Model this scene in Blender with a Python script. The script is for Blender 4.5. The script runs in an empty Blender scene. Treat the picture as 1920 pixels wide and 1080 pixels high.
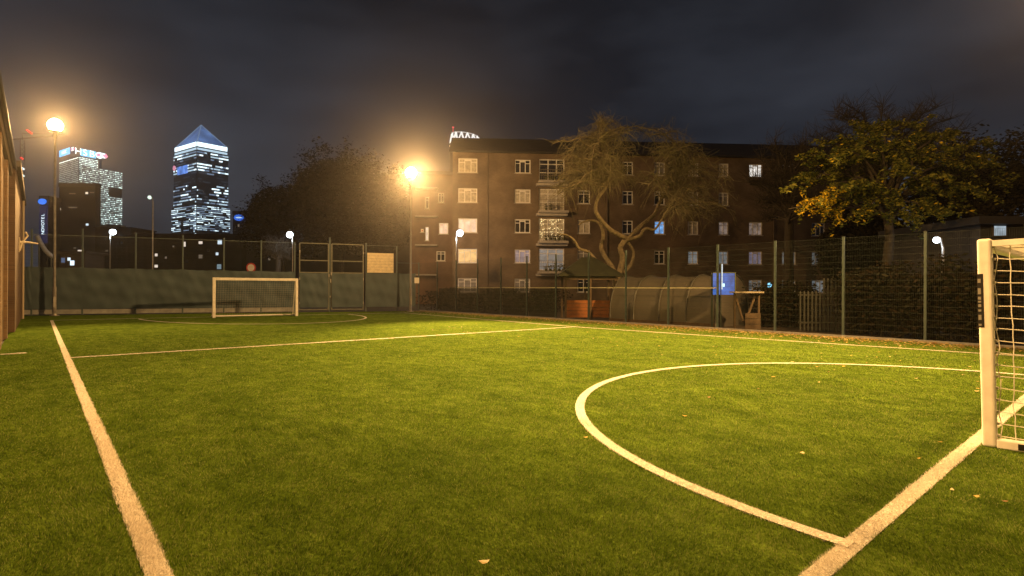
import bpy, math, random
import numpy as np
from mathutils import Vector, Matrix

rng = random.Random(7)
nrg = np.random.default_rng(11)
S = bpy.context.scene
COL = S.collection

# ------------------------------------------------------------------ camera, sky, exposure
EYE = np.array([-0.5156, -1.2251, 1.6])
YAW, PITCH, ROLL, FPX = 0.710625, 0.001057, 0.003697, 1033.85
_f = np.array([math.sin(YAW) * math.cos(PITCH), math.cos(YAW) * math.cos(PITCH), math.sin(PITCH)])
_r = np.array([math.cos(YAW), -math.sin(YAW), 0.0])
_u = np.cross(_r, _f)
RGT = math.cos(ROLL) * _r + math.sin(ROLL) * _u
UPV = -math.sin(ROLL) * _r + math.cos(ROLL) * _u
FWD = _f
cam_d = bpy.data.cameras.new("camera")
cam_d.sensor_width = 36.0
cam_d.lens = 36.0 * FPX / 1920.0
cam_d.clip_start = 0.05
cam_d.clip_end = 6000
cam = bpy.data.objects.new("camera", cam_d)
COL.objects.link(cam)
cam.matrix_world = Matrix(((RGT[0], UPV[0], -FWD[0], EYE[0]), (RGT[1], UPV[1], -FWD[1], EYE[1]),
                           (RGT[2], UPV[2], -FWD[2], EYE[2]), (0, 0, 0, 1)))
S.camera = cam

SKY_HORIZON = (0.037, 0.044, 0.058)
SKY_MID = (0.0215, 0.0258, 0.036)
SKY_TOP = (0.0125, 0.0135, 0.0175)
SKY_STRENGTH = 1.0
HAZE_DENSITY = 0.00019
SODIUM = (1.0, 0.545, 0.18)
LAMP_W = 18000.0
world = bpy.data.worlds.new("World")
S.world = world
world.use_nodes = True
nt = world.node_tree
nt.nodes.clear()
wo = nt.nodes.new("ShaderNodeOutputWorld")
bg = nt.nodes.new("ShaderNodeBackground")
tc = nt.nodes.new("ShaderNodeTexCoord")
sx = nt.nodes.new("ShaderNodeSeparateXYZ")
rp = nt.nodes.new("ShaderNodeValToRGB")
nz = nt.nodes.new("ShaderNodeTexNoise")
mp = nt.nodes.new("ShaderNodeMapping")
mx = nt.nodes.new("ShaderNodeMix")
mx.data_type = 'RGBA'
mx.blend_type = 'MULTIPLY'
r2 = nt.nodes.new("ShaderNodeValToRGB")
nt.links.new(tc.outputs["Generated"], sx.inputs[0])
nt.links.new(sx.outputs[2], rp.inputs[0])
rp.color_ramp.elements[0].position = 0.0
rp.color_ramp.elements[0].color = SKY_HORIZON + (1,)
rp.color_ramp.elements[1].position = 0.75
rp.color_ramp.elements[1].color = SKY_TOP + (1,)
e = rp.color_ramp.elements.new(0.28)
e.color = SKY_MID + (1,)
mp.inputs["Scale"].default_value = (1.0, 1.0, 3.0)
nt.links.new(tc.outputs["Generated"], mp.inputs[0])
nt.links.new(mp.outputs[0], nz.inputs[0])
nz.inputs["Scale"].default_value = 2.3
nz.inputs["Detail"].default_value = 5
nz.inputs["Roughness"].default_value = 0.5
nt.links.new(nz.outputs[0], r2.inputs[0])
r2.color_ramp.elements[0].position = 0.36
r2.color_ramp.elements[0].color = (0.50, 0.50, 0.52, 1)
r2.color_ramp.elements[1].position = 0.66
r2.color_ramp.elements[1].color = (1.5, 1.45, 1.40, 1)
mx.inputs[0].default_value = 1.0
nt.links.new(rp.outputs[0], mx.inputs[6])
nt.links.new(r2.outputs[0], mx.inputs[7])
nt.links.new(mx.outputs[2], bg.inputs[0])
bg.inputs[1].default_value = SKY_STRENGTH
nt.links.new(bg.outputs[0], wo.inputs[0])
S.view_settings.view_transform = 'Standard'
S.view_settings.look = 'None'
S.view_settings.exposure = 0.0
S.view_settings.gamma = 1.0
S.view_settings.use_curve_mapping = False
S.cycles.use_denoising = True
S.cycles.max_bounces = 6
S.cycles.volume_bounces = 0
S.cycles.transparent_max_bounces = 16
S.cycles.sample_clamp_indirect = 4.0


# ------------------------------------------------------------------ helpers
def ray(u, v):
    return FWD + (u - 960) / FPX * RGT - (v - 540) / FPX * UPV


def at(u, v, depth):
    return EYE + ray(u, v) * depth


def on_ground(u, v):
    d = ray(u, v)
    return EYE + d * (-EYE[2] / d[2])


def ground_at(u, depth):
    p = at(u, 540, depth)
    return np.array([p[0], p[1], 0.0])


def zrow(u, v, depth):
    return float(at(u, v, depth)[2])


class MB:
    def __init__(s):
        s.v, s.f, s.m = [], [], []

    def add(s, vs, fs, mi=0):
        b = len(s.v)
        s.v += [tuple(float(c) for c in p) for p in vs]
        s.f += [tuple(i + b for i in f) for f in fs]
        s.m += [mi] * len(fs)

    def quad(s, a, b, c, d, mi=0):
        s.add([a, b, c, d], [(0, 1, 2, 3)], mi)

    def obox(s, c, ax, mi=0):
        c = np.array(c, float)
        a, b, d = [np.array(x, float) for x in ax]
        vs = [c + i * a + j * b + k * d for k in (-1, 1) for j in (-1, 1) for i in (-1, 1)]
        s.add(vs, [(0, 2, 3, 1), (4, 5, 7, 6), (0, 1, 5, 4), (1, 3, 7, 5), (3, 2, 6, 7), (2, 0, 4, 6)], mi)

    def box(s, x0, y0, z0, x1, y1, z1, mi=0):
        s.obox(((x0 + x1) / 2, (y0 + y1) / 2, (z0 + z1) / 2),
               (((x1 - x0) / 2, 0, 0), (0, (y1 - y0) / 2, 0), (0, 0, (z1 - z0) / 2)), mi)

    def bar(s, p, q, w, h=None, up=(0, 0, 1), mi=0):
        p, q = np.array(p, float), np.array(q, float)
        d = q - p
        L = np.linalg.norm(d)
        d = d / L
        up = np.array(up, float)
        if abs(d @ up) > 0.95:
            up = np.array([1.0, 0, 0])
        sd = np.cross(d, up)
        sd /= np.linalg.norm(sd)
        u2 = np.cross(sd, d)
        h = w if h is None else h
        s.obox((p + q) / 2, (d * L / 2, sd * w / 2, u2 * h / 2), mi)

    def tube(s, pts, r, n=8, cap=True, mi=0):
        P = [np.array(p, float) for p in pts]
        R = [r] * len(P) if not hasattr(r, '__len__') else list(r)
        vs, fs = [], []
        ref = np.array([0.31, 0.17, 0.93])
        for i, p in enumerate(P):
            t = P[min(i + 1, len(P) - 1)] - P[max(i - 1, 0)]
            t = t / (np.linalg.norm(t) + 1e-9)
            if abs(t @ ref) > 0.97:
                ref = np.array([0.93, 0.31, 0.17])
            a = np.cross(t, ref)
            a /= np.linalg.norm(a)
            b = np.cross(t, a)
            for k in range(n):
                w = 2 * math.pi * k / n
                vs.append(p + R[i] * (math.cos(w) * a + math.sin(w) * b))
        for i in range(len(P) - 1):
            for k in range(n):
                k2 = (k + 1) % n
                fs.append((i * n + k, i * n + k2, (i + 1) * n + k2, (i + 1) * n + k))
        if cap and n > 2:
            fs.append(tuple(range(n)))
            fs.append(tuple((len(P) - 1) * n + k for k in range(n)))
        s.add(vs, fs, mi)

    def lathe(s, c, prof, n=20, mi=0):
        c = np.array(c, float)
        vs, fs = [], []
        for r, z in prof:
            for k in range(n):
                w = 2 * math.pi * k / n
                vs.append(c + np.array([r * math.cos(w), r * math.sin(w), z]))
        for i in range(len(prof) - 1):
            for k in range(n):
                k2 = (k + 1) % n
                fs.append((i * n + k, i * n + k2, (i + 1) * n + k2, (i + 1) * n + k))
        s.add(vs, fs, mi)

    def build(s, name, mats, parent=None, smooth=False, org=None):
        me = bpy.data.meshes.new(name)
        v = s.v
        if org is not None:
            o3 = [float(c) for c in org]
            v = [(a - o3[0], b - o3[1], c - o3[2]) for a, b, c in v]
        me.from_pydata(v, [], s.f)
        mats = mats if isinstance(mats, (list, tuple)) else [mats]
        for m in mats:
            me.materials.append(m)
        if len(mats) > 1:
            me.polygons.foreach_set("material_index", s.m)
        if smooth:
            me.polygons.foreach_set("use_smooth", [True] * len(me.polygons))
        me.update()
        o = bpy.data.objects.new(name, me)
        COL.objects.link(o)
        if parent is not None:
            o.parent = parent
        return o


def bevel(o, w, seg=2):
    md = o.modifiers.new("edge", 'BEVEL')
    md.width = w
    md.segments = seg
    md.limit_method = 'ANGLE'
    return o


def numpy_mesh(name, V, F, mats, midx=None, parent=None, smooth=False):
    me = bpy.data.meshes.new(name)
    nv, nf, k = len(V), len(F), F.shape[1]
    me.vertices.add(nv)
    me.vertices.foreach_set("co", V.astype(np.float32).ravel())
    me.loops.add(nf * k)
    me.loops.foreach_set("vertex_index", F.astype(np.int32).ravel())
    me.polygons.add(nf)
    me.polygons.foreach_set("loop_start", np.arange(nf, dtype=np.int32) * k)
    me.polygons.foreach_set("loop_total", np.full(nf, k, dtype=np.int32))
    for m in mats:
        me.materials.append(m)
    if midx is not None:
        me.polygons.foreach_set("material_index", midx.astype(np.int32))
    if smooth:
        me.polygons.foreach_set("use_smooth", np.ones(nf, dtype=bool))
    me.update(calc_edges=True)
    o = bpy.data.objects.new(name, me)
    COL.objects.link(o)
    if parent is not None:
        o.parent = parent
    return o


def tag(o, label=None, cat=None, group=None, kind=None):
    if label:
        o["label"] = label
    if cat:
        o["category"] = cat
    if group:
        o["group"] = group
    if kind:
        o["kind"] = kind
    return o


def thing(name, label, cat, loc=(0, 0, 0), rz=0.0, group=None):
    o = bpy.data.objects.new(name, None)
    o.empty_display_size = 0.3
    COL.objects.link(o)
    o.location = [float(c) for c in loc]
    o.rotation_euler = (0, 0, rz)
    return tag(o, label, cat, group)


def dup_tree(o, parent=None):
    c = o.copy()
    COL.objects.link(c)
    if parent is not None:
        c.parent = parent
    for ch in list(o.children):
        dup_tree(ch, c)
    return c


def inst(o, parent, loc, rz=0.0, sc=None):
    c = o.copy()
    COL.objects.link(c)
    c.parent = parent
    c.location = [float(x) for x in loc]
    c.rotation_euler = (0, 0, rz)
    if sc is not None:
        c.scale = sc
    return c


_mats = {}


def mat(name, col, rough=0.7, metal=0.0, var=0.0, scale=3.0, bump=0.0, bscale=40.0, spec=0.5, coat=0.0, col2=None, sheen=0.0, detail=4.0):
    m = bpy.data.materials.new(name)
    m.use_nodes = True
    t = m.node_tree
    b = t.nodes["Principled BSDF"]
    b.inputs["Roughness"].default_value = rough
    b.inputs["Metallic"].default_value = metal
    b.inputs["Specular IOR Level"].default_value = spec
    b.inputs["Coat Weight"].default_value = coat
    b.inputs["Sheen Weight"].default_value = sheen
    b.inputs["Base Color"].default_value = tuple(col) + (1,)
    co = t.nodes.new("ShaderNodeTexCoord")
    if var > 0:
        n = t.nodes.new("ShaderNodeTexNoise")
        n.inputs["Scale"].default_value = scale
        n.inputs["Detail"].default_value = detail
        t.links.new(co.outputs["Object"], n.inputs[0])
        r = t.nodes.new("ShaderNodeValToRGB")
        c2 = col2 or tuple(min(1, c * (1 + var)) for c in col)
        c1 = tuple(c * (1 - var) for c in col)
        r.color_ramp.elements[0].position = 0.32
        r.color_ramp.elements[0].color = c1 + (1,)
        r.color_ramp.elements[1].position = 0.68
        r.color_ramp.elements[1].color = tuple(c2) + (1,)
        t.links.new(n.outputs[0], r.inputs[0])
        t.links.new(r.outputs[0], b.inputs["Base Color"])
        rr = t.nodes.new("ShaderNodeMapRange")
        rr.inputs[3].default_value = max(0.02, rough - 0.12)
        rr.inputs[4].default_value = min(1, rough + 0.12)
        t.links.new(n.outputs[0], rr.inputs[0])
        t.links.new(rr.outputs[0], b.inputs["Roughness"])
    if bump > 0:
        n2 = t.nodes.new("ShaderNodeTexNoise")
        n2.inputs["Scale"].default_value = bscale
        n2.inputs["Detail"].default_value = 5
        t.links.new(co.outputs["Object"], n2.inputs[0])
        bp = t.nodes.new("ShaderNodeBump")
        bp.inputs["Strength"].default_value = bump
        bp.inputs["Distance"].default_value = 0.02
        t.links.new(n2.outputs[0], bp.inputs["Height"])
        t.links.new(bp.outputs[0], b.inputs["Normal"])
    _mats[name] = m
    return m


def emit(name, col, strength, sample=False, base=(0.02, 0.02, 0.02), var=0.0, vscale=1.0):
    m = bpy.data.materials.new(name)
    m.use_nodes = True
    b = m.node_tree.nodes["Principled BSDF"]
    b.inputs["Base Color"].default_value = tuple(base) + (1,)
    b.inputs["Emission Color"].default_value = tuple(col) + (1,)
    b.inputs["Emission Strength"].default_value = strength
    b.inputs["Roughness"].default_value = 0.4
    if var > 0:
        t = m.node_tree
        co = t.nodes.new("ShaderNodeTexCoord")
        n = t.nodes.new("ShaderNodeTexNoise")
        n.inputs["Scale"].default_value = vscale
        t.links.new(co.outputs["Object"], n.inputs[0])
        rr = t.nodes.new("ShaderNodeMapRange")
        rr.inputs[1].default_value = 0.3
        rr.inputs[2].default_value = 0.7
        rr.inputs[3].default_value = strength * (1 - var)
        rr.inputs[4].default_value = strength * (1 + var)
        t.links.new(n.outputs[0], rr.inputs[0])
        t.links.new(rr.outputs[0], b.inputs["Emission Strength"])
    m.cycles.emission_sampling = 'AUTO' if sample else 'NONE'
    return m


def brick_mat(name, c1, c2, mortar, scale=1.0, plane='X'):
    m = bpy.data.materials.new(name)
    m.use_nodes = True
    t = m.node_tree
    b = t.nodes["Principled BSDF"]
    b.inputs["Roughness"].default_value = 0.85
    co = t.nodes.new("ShaderNodeTexCoord")
    sp = t.nodes.new("ShaderNodeSeparateXYZ")
    cb = t.nodes.new("ShaderNodeCombineXYZ")
    t.links.new(co.outputs["Object"], sp.inputs[0])
    t.links.new(sp.outputs[1 if plane == 'X' else 0], cb.inputs[0])
    t.links.new(sp.outputs[2], cb.inputs[1])
    br = t.nodes.new("ShaderNodeTexBrick")
    br.inputs["Color1"].default_value = c1 + (1,)
    br.inputs["Color2"].default_value = c2 + (1,)
    br.inputs["Mortar"].default_value = mortar + (1,)
    br.inputs["Scale"].default_value = scale
    br.inputs["Brick Width"].default_value = 0.225
    br.inputs["Row Height"].default_value = 0.075
    br.inputs["Mortar Size"].default_value = 0.008
    t.links.new(cb.outputs[0], br.inputs[0])
    n = t.nodes.new("ShaderNodeTexNoise")
    n.inputs["Scale"].default_value = 0.6
    n.inputs["Detail"].default_value = 6
    t.links.new(co.outputs["Object"], n.inputs[0])
    rr = t.nodes.new("ShaderNodeMapRange")
    rr.inputs[1].default_value = 0.3
    rr.inputs[2].default_value = 0.7
    rr.inputs[3].default_value = 0.55
    rr.inputs[4].default_value = 1.3
    t.links.new(n.outputs[0], rr.inputs[0])
    mu = t.nodes.new("ShaderNodeMix")
    mu.data_type = 'RGBA'
    mu.blend_type = 'MULTIPLY'
    mu.inputs[0].default_value = 1
    t.links.new(br.outputs[0], mu.inputs[6])
    t.links.new(rr.outputs[0], mu.inputs[7])
    t.links.new(mu.outputs[2], b.inputs["Base Color"])
    bp = t.nodes.new("ShaderNodeBump")
    bp.inputs["Strength"].default_value = 0.5
    bp.inputs["Distance"].default_value = 0.01
    t.links.new(br.outputs[1], bp.inputs["Height"])
    bp.invert = True
    t.links.new(bp.outputs[0], b.inputs["Normal"])
    return m


def see_thru(name, col, alpha, rough=0.8):
    m = bpy.data.materials.new(name)
    m.use_nodes = True
    b = m.node_tree.nodes["Principled BSDF"]
    b.inputs["Base Color"].default_value = tuple(col) + (1,)
    b.inputs["Roughness"].default_value = rough
    b.inputs["Alpha"].default_value = alpha
    return m


def leaf_mat(name, col, trans=0.25):
    m = bpy.data.materials.new(name)
    m.use_nodes = True
    t = m.node_tree
    b = t.nodes["Principled BSDF"]
    b.inputs["Base Color"].default_value = tuple(col) + (1,)
    b.inputs["Roughness"].default_value = 0.75
    b.inputs["Specular IOR Level"].default_value = 0.2
    tr = t.nodes.new("ShaderNodeBsdfTranslucent")
    tr.inputs[0].default_value = tuple(col) + (1,)
    ms = t.nodes.new("ShaderNodeMixShader")
    ms.inputs[0].default_value = trans
    o = t.nodes["Material Output"]
    t.links.new(b.outputs[0], ms.inputs[1])
    t.links.new(tr.outputs[0], ms.inputs[2])
    t.links.new(ms.outputs[0], o.inputs[0])
    return m


def text_letters(body, size, m, parent, M, extrude=0.02, adv=0.70):
    """each letter a mesh of its own, centred on the matrix"""
    made = {}
    n = len(body)
    for i, ch in enumerate(body):
        if ch not in made:
            cu = bpy.data.curves.new("letter_curve", 'FONT')
            cu.body = ch
            cu.size = size
            cu.extrude = extrude
            cu.align_x = 'CENTER'
            cu.align_y = 'CENTER'
            tmp = bpy.data.objects.new("letter_source", cu)
            COL.objects.link(tmp)
            dg = bpy.context.evaluated_depsgraph_get()
            me = bpy.data.meshes.new_from_object(tmp.evaluated_get(dg))
            bpy.data.objects.remove(tmp)
            me.materials.clear()
            me.materials.append(m)
            me.name = "letter"
            made[ch] = me
        o = bpy.data.objects.new("letter", made[ch])
        COL.objects.link(o)
        o.parent = parent
        o.matrix_local = M @ Matrix.Translation(((i - (n - 1) / 2) * adv * size, 0, 0))


# ------------------------------------------------------------------ materials
M_turf = None
galv = mat("galvanised_steel", (0.30, 0.29, 0.27), 0.5, 0.55, 0.15, 6)
dark_steel = mat("dark_green_steel", (0.055, 0.075, 0.062), 0.45, 0.1, 0.2, 8)
post_green = mat("fence_green_paint", (0.075, 0.108, 0.112), 0.5, 0.0, 0.2, 5)
wire_green = mat("wire_green", (0.028, 0.04, 0.037), 0.6)
white_paint = mat("white_goal_paint", (0.76, 0.73, 0.68), 0.42, 0.0, 0.14, 5, 0.12, 24, col2=(0.83, 0.80, 0.75))
black_sticker = mat("black_sticker", (0.012, 0.012, 0.013), 0.4)
pale_print = mat("pale_print", (0.22, 0.21, 0.19), 0.5)
cord_white = mat("net_cord", (0.72, 0.69, 0.63), 0.8)
cord_grey = mat("net_cord_grey", (0.42, 0.40, 0.36), 0.8)
concrete = mat("concrete", (0.33, 0.33, 0.32), 0.85, 0, 0.2, 4, 0.2, 30)
asphalt = mat("asphalt", (0.045, 0.043, 0.042), 0.9, 0, 0.3, 1.5, 0.3, 60)
soil = mat("soil", (0.06, 0.045, 0.028), 0.95, 0, 0.4, 2.5, 0.4, 30)
bark = mat("bark", (0.20, 0.165, 0.10), 0.9, 0, 0.35, 6, 0.6, 25)
twig_m = mat("twig_bark", (0.195, 0.175, 0.10), 0.9, 0, 0.2, 2)
dark_bark = mat("dark_bark", (0.045, 0.036, 0.025), 0.9, 0, 0.3, 5, 0.5, 20)
roof_m = mat("dark_roof_tile", (0.055, 0.045, 0.038), 0.8, 0, 0.25, 1.2, 0.3, 12)
win_white = mat("white_window_paint", (0.84, 0.82, 0.78), 0.5, 0, 0.06, 3)
glass_dark = mat("dark_window_glass", (0.02, 0.02, 0.022), 0.08, 0, 0, spec=0.8)
curtain = mat("net_curtain", (0.45, 0.41, 0.34), 0.85, 0, 0.25, 5, col2=(0.6, 0.56, 0.47))
curtain_grey = mat("grey_curtain", (0.26, 0.25, 0.25), 0.85, 0, 0.25, 4)
slab_m = mat("balcony_concrete", (0.42, 0.39, 0.35), 0.85, 0, 0.15, 2)
timber = mat("pale_timber", (0.76, 0.65, 0.46), 0.7, 0, 0.12, 5, 0.1, 30)
timber2 = mat("weathered_timber", (0.10, 0.07, 0.04), 0.8, 0, 0.25, 5, 0.2, 30)
orange_wood = mat("orange_board", (0.27, 0.095, 0.02), 0.7, 0, 0.2, 4)
dark_body = mat("dark_tower_cladding", (0.020, 0.018, 0.018), 0.6)
dark_brick = mat("dark_render", (0.06, 0.05, 0.045), 0.9, 0, 0.2, 0.5)
black_plastic = mat("black_plastic", (0.02, 0.02, 0.02), 0.5)

# ------------------------------------------------------------------ ground
def sheet(name, poly, z, m, kind='structure'):
    b = MB()
    b.add([(x, y, z) for x, y in poly], [tuple(range(len(poly)))])
    o = b.build(name, m)
    return tag(o, kind=kind)


gnd = sheet("ground", [(-900, -900), (1500, -900), (1500, 1500), (-900, 1500)], -0.03, asphalt)

# turf: colour patches + fine relief in the material
tm = bpy.data.materials.new("artificial_turf")
tm.use_nodes = True
t = tm.node_tree
b = t.nodes["Principled BSDF"]
b.inputs["Roughness"].default_value = 0.62
b.inputs["Specular IOR Level"].default_value = 0.0
co = t.nodes.new("ShaderNodeTexCoord")


def noise(tree, sc, det, src, stretch=None):
    n = tree.nodes.new("ShaderNodeTexNoise")
    n.inputs["Scale"].default_value = sc
    n.inputs["Detail"].default_value = det
    n.inputs["Roughness"].default_value = 0.6
    if stretch:
        mpn = tree.nodes.new("ShaderNodeMapping")
        mpn.inputs["Scale"].default_value = stretch[:3]
        mpn.inputs["Rotation"].default_value = (0, 0, stretch[3])
        tree.links.new(src, mpn.inputs[0])
        src = mpn.outputs[0]
    tree.links.new(src, n.inputs[0])
    return n.outputs[0]


def ramp(tree, src, stops):
    r = tree.nodes.new("ShaderNodeValToRGB")
    el = r.color_ramp.elements
    el[0].position, el[0].color = stops[0][0], tuple(stops[0][1]) + (1,)
    el[1].position, el[1].color = stops[-1][0], tuple(stops[-1][1]) + (1,)
    for p_, c_ in stops[1:-1]:
        q_ = el.new(p_)
        q_.color = tuple(c_) + (1,)
    tree.links.new(src, r.inputs[0])
    return r.outputs[0]


def mixc(tree, a, bb, fac, mode='MULTIPLY'):
    m_ = tree.nodes.new("ShaderNodeMix")
    m_.data_type = 'RGBA'
    m_.blend_type = mode
    if isinstance(fac, float):
        m_.inputs[0].default_value = fac
    else:
        tree.links.new(fac, m_.inputs[0])
    tree.links.new(a, m_.inputs[6])
    tree.links.new(bb, m_.inputs[7])
    return m_.outputs[2]


def turf_colour(tree, src, lo, hi):
    big = noise(tree, 0.5, 4, src)
    midn = noise(tree, 2.6, 5, src, (1.0, 0.55, 1.0, 0.7))
    fine = noise(tree, 38.0, 4, src)
    tuft = noise(tree, 8.5, 3, src, (1.0, 0.6, 1.0, -0.5))
    c = ramp(tree, midn, [(0.34, lo), (0.66, hi)])
    c = mixc(tree, c, ramp(tree, big, [(0.3, (0.74, 0.77, 0.77)), (0.7, (1.14, 1.1, 1.0))]), 1.0)
    c = mixc(tree, c, ramp(tree, tuft, [(0.33, (0.66, 0.70, 0.62)), (0.67, (1.28, 1.22, 1.4))]), 1.0)
    c = mixc(tree, c, ramp(tree, fine, [(0.3, (0.55, 0.55, 0.5)), (0.7, (1.4, 1.4, 1.3))]), 1.0)
    return c


tc_ = turf_colour(t, co.outputs["Object"], (0.078, 0.134, 0.020), (0.142, 0.228, 0.036))
t.links.new(tc_, b.inputs["Base Color"])
bpn = t.nodes.new("ShaderNodeBump")
bpn.inputs["Strength"].default_value = 0.9
bpn.inputs["Distance"].default_value = 0.03
t.links.new(noise(t, 30.0, 6, co.outputs["Object"]), bpn.inputs["Height"])
t.links.new(bpn.outputs[0], b.inputs["Normal"])
b.inputs["Sheen Weight"].default_value = 0.0
b.inputs["Sheen Roughness"].default_value = 0.45
b.inputs["Sheen Tint"].default_value = (0.42, 0.55, 0.02, 1)
turf = sheet("football_pitch", [(-1.25, -9), (19.95, -9), (19.95, 32.6), (-1.25, 39.6)], 0.0, tm)

bt = bpy.data.materials.new("turf_fibre")
bt.use_nodes = True
t = bt.node_tree
b = t.nodes["Principled BSDF"]
b.inputs["Roughness"].default_value = 0.9
b.inputs["Specular IOR Level"].default_value = 0.0
co = t.nodes.new("ShaderNodeTexCoord")
t.links.new(turf_colour(t, co.outputs["Object"], (0.082, 0.140, 0.020), (0.162, 0.256, 0.042)), b.inputs["Base Color"])
trn = t.nodes.new("ShaderNodeBsdfTranslucent")
trn.inputs[0].default_value = (0.135, 0.225, 0.02, 1)
msn = t.nodes.new("ShaderNodeMixShader")
msn.inputs[0].default_value = 0.35
t.links.new(b.outputs[0], msn.inputs[1])
t.links.new(trn.outputs[0], msn.inputs[2])
t.links.new(msn.outputs[0], t.nodes["Material Output"].inputs[0])

line_m = mat("line_fibre_white", (0.70, 0.66, 0.58), 0.8, 0, 0.35, 55, 0.8, 60, col2=(0.86, 0.83, 0.75))
fib_w = mat("line_fibre_blade", (0.84, 0.80, 0.72), 0.8)

# lines: polylines with half width
HW = 0.06
W = 16.97
ND = (8.48, 0.0, 5.14)
FD = (8.55, 31.0, 5.2)
FAR_A, FAR_B = (0.0, 33.0), (17.6, 30.3)
LEFT_L = [(0, -6), (0, 33.0)]
lines = [
    ("left_sideline", LEFT_L),
    ("near_goal_line", [(0.0, 0.0), (17.7, 0.0)]),
    ("right_sideline", [(17.72, 0.0), (17.05, 8.0), (16.62, 14.0), (17.0, 22.0), (17.5, 30.3)]),
    ("halfway_line", [(0.0, 14.69), (16.62, 14.59)]),
    ("far_goal_line", [FAR_A, FAR_B]),
    ("near_goal_area_arc", [(ND[0] - ND[2] * math.cos(math.pi * k / 72), ND[2] * math.sin(math.pi * k / 72)) for k in range(73)]),
    ("far_goal_area_arc", [(FD[0] - FD[2] * math.cos(a), FD[1] + 0.25 - 0.14 * (-FD[2] * math.cos(a)) * 1.0 - FD[2] * 1.48 * math.sin(a)) for a in [math.pi * k / 72 for k in range(73)]]),
    ("outer_mark", [(-1.2, 16.38), (-0.72, 16.5)]),
]


def in_line(P, poly, hw):
    """distance test of points P (n,2) to polyline"""
    best = np.full(len(P), 9.0)
    for (a, c) in zip(poly[:-1], poly[1:]):
        a = np.array(a, float)
        d = np.array(c, float) - a
        L2 = d @ d
        tt = np.clip(((P - a) @ d) / L2, 0, 1)
        best = np.minimum(best, np.linalg.norm(P - a - tt[:, None] * d, axis=1))
    return best < hw


# sample fibre positions in the wedge the lens sees
NB = 900000
u_ = nrg.random(NB)
R0, R1 = 1.9, 26.0
rr_ = np.linspace(R0, R1, 2000)
dens = np.minimum(1.0, (4.0 / rr_) ** 1.35) * rr_ * np.clip((R1 - rr_) / 19.0, 0, 1)
cdf = np.cumsum(dens)
cdf /= cdf[-1]
rad = np.interp(u_, cdf, rr_)
ang = YAW + (nrg.random(NB) - 0.5) * math.radians(97)
P = np.stack([EYE[0] + rad * np.sin(ang), EYE[1] + rad * np.cos(ang)], 1)
ok = (P[:, 0] > -1.1) & (P[:, 0] < 19.5)
P, rad = P[ok], rad[ok]


def patch(P, k, seed):
    g = np.random.default_rng(seed)
    s = np.zeros(len(P))
    for _ in range(7):
        a = g.random() * 6.28
        f = k * (0.5 + g.random() * 1.5)
        s += np.sin(P[:, 0] * math.cos(a) * f + P[:, 1] * math.sin(a) * f + g.random() * 6.28)
    return s / 3.0


def fibres(P, rad, hgt, wid):
    n = len(P)
    la = patch(P, 2.2, 5) * 1.6 + nrg.normal(0, 0.9, n) + 0.6
    lean = 0.45 + 0.35 * nrg.random(n) + 0.15 * patch(P, 4, 9)
    h = hgt * (1 - np.minimum(rad, 26) / 45) * (0.7 + 0.6 * nrg.random(n)) * (1 + 0.2 * patch(P, 6, 3))
    w = wid * np.maximum(1.0, rad / 4.0) * (0.7 + 0.6 * nrg.random(n))
    wa = nrg.random(n) * math.pi
    V = np.zeros((n, 3, 3))
    for i, sg in ((0, -0.5), (1, 0.5)):
        V[:, i, 0] = P[:, 0] + sg * w * np.cos(wa)
        V[:, i, 1] = P[:, 1] + sg * w * np.sin(wa)
    V[:, 2, 0] = P[:, 0] + h * lean * np.cos(la)
    V[:, 2, 1] = P[:, 1] + h * lean * np.sin(la)
    V[:, 2, 2] = h
    return V.reshape(-1, 3)


white = np.zeros(len(P), bool)
for i, (nm, poly) in enumerate(lines):
    mb = MB()
    pts = [np.array(p, float) for p in poly]
    z = 0.004 + 0.0015 * i
    L, Rr = [], []
    for k, p in enumerate(pts):
        d = pts[min(k + 1, len(pts) - 1)] - pts[max(k - 1, 0)]
        d /= np.linalg.norm(d)
        n_ = np.array([-d[1], d[0]])
        L.append(p + n_ * HW * 0.98)
        Rr.append(p - n_ * HW * 0.98)
    for k in range(len(pts) - 1):
        mb.quad((*Rr[k], z), (*Rr[k + 1], z), (*L[k + 1], z), (*L[k], z))
    msk = in_line(P + nrg.normal(0, 0.010, P.shape), poly, HW)
    white |= msk
    if msk.sum() > 10:
        wear_ = 0.5 + 0.5 * np.clip(patch(P, 5.0, 40) + 0.9, 0, 1)
        extra = np.repeat(np.nonzero(msk)[0], 3)
        extra = extra[nrg.random(len(extra)) < wear_[extra]]
        PP = P[extra] + nrg.normal(0, 0.02, (len(extra), 2))
        keep = in_line(PP, poly, HW * 1.1)
        PP, RR = PP[keep], rad[extra][keep]
        V = fibres(PP, RR, 0.019, 0.0046)
        b0 = len(mb.v)
        n3 = len(PP)
        base = MB()
        Vb = np.array(mb.v)
        # strip quads become two triangles each so that strip and fibres share one mesh
        Fb = np.array([[f[0], f[1], f[2]] for f in mb.f] + [[f[0], f[2], f[3]] for f in mb.f])
        F = np.arange(n3 * 3).reshape(-1, 3) + b0
        o = numpy_mesh("painted_line", np.vstack([Vb, V]), np.vstack([Fb, F]), [line_m, fib_w],
                       np.concatenate([np.zeros(len(Fb)), np.ones(n3)]))
    else:
        o = mb.build("painted_line", line_m)
    tag(o, kind='structure')

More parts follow.
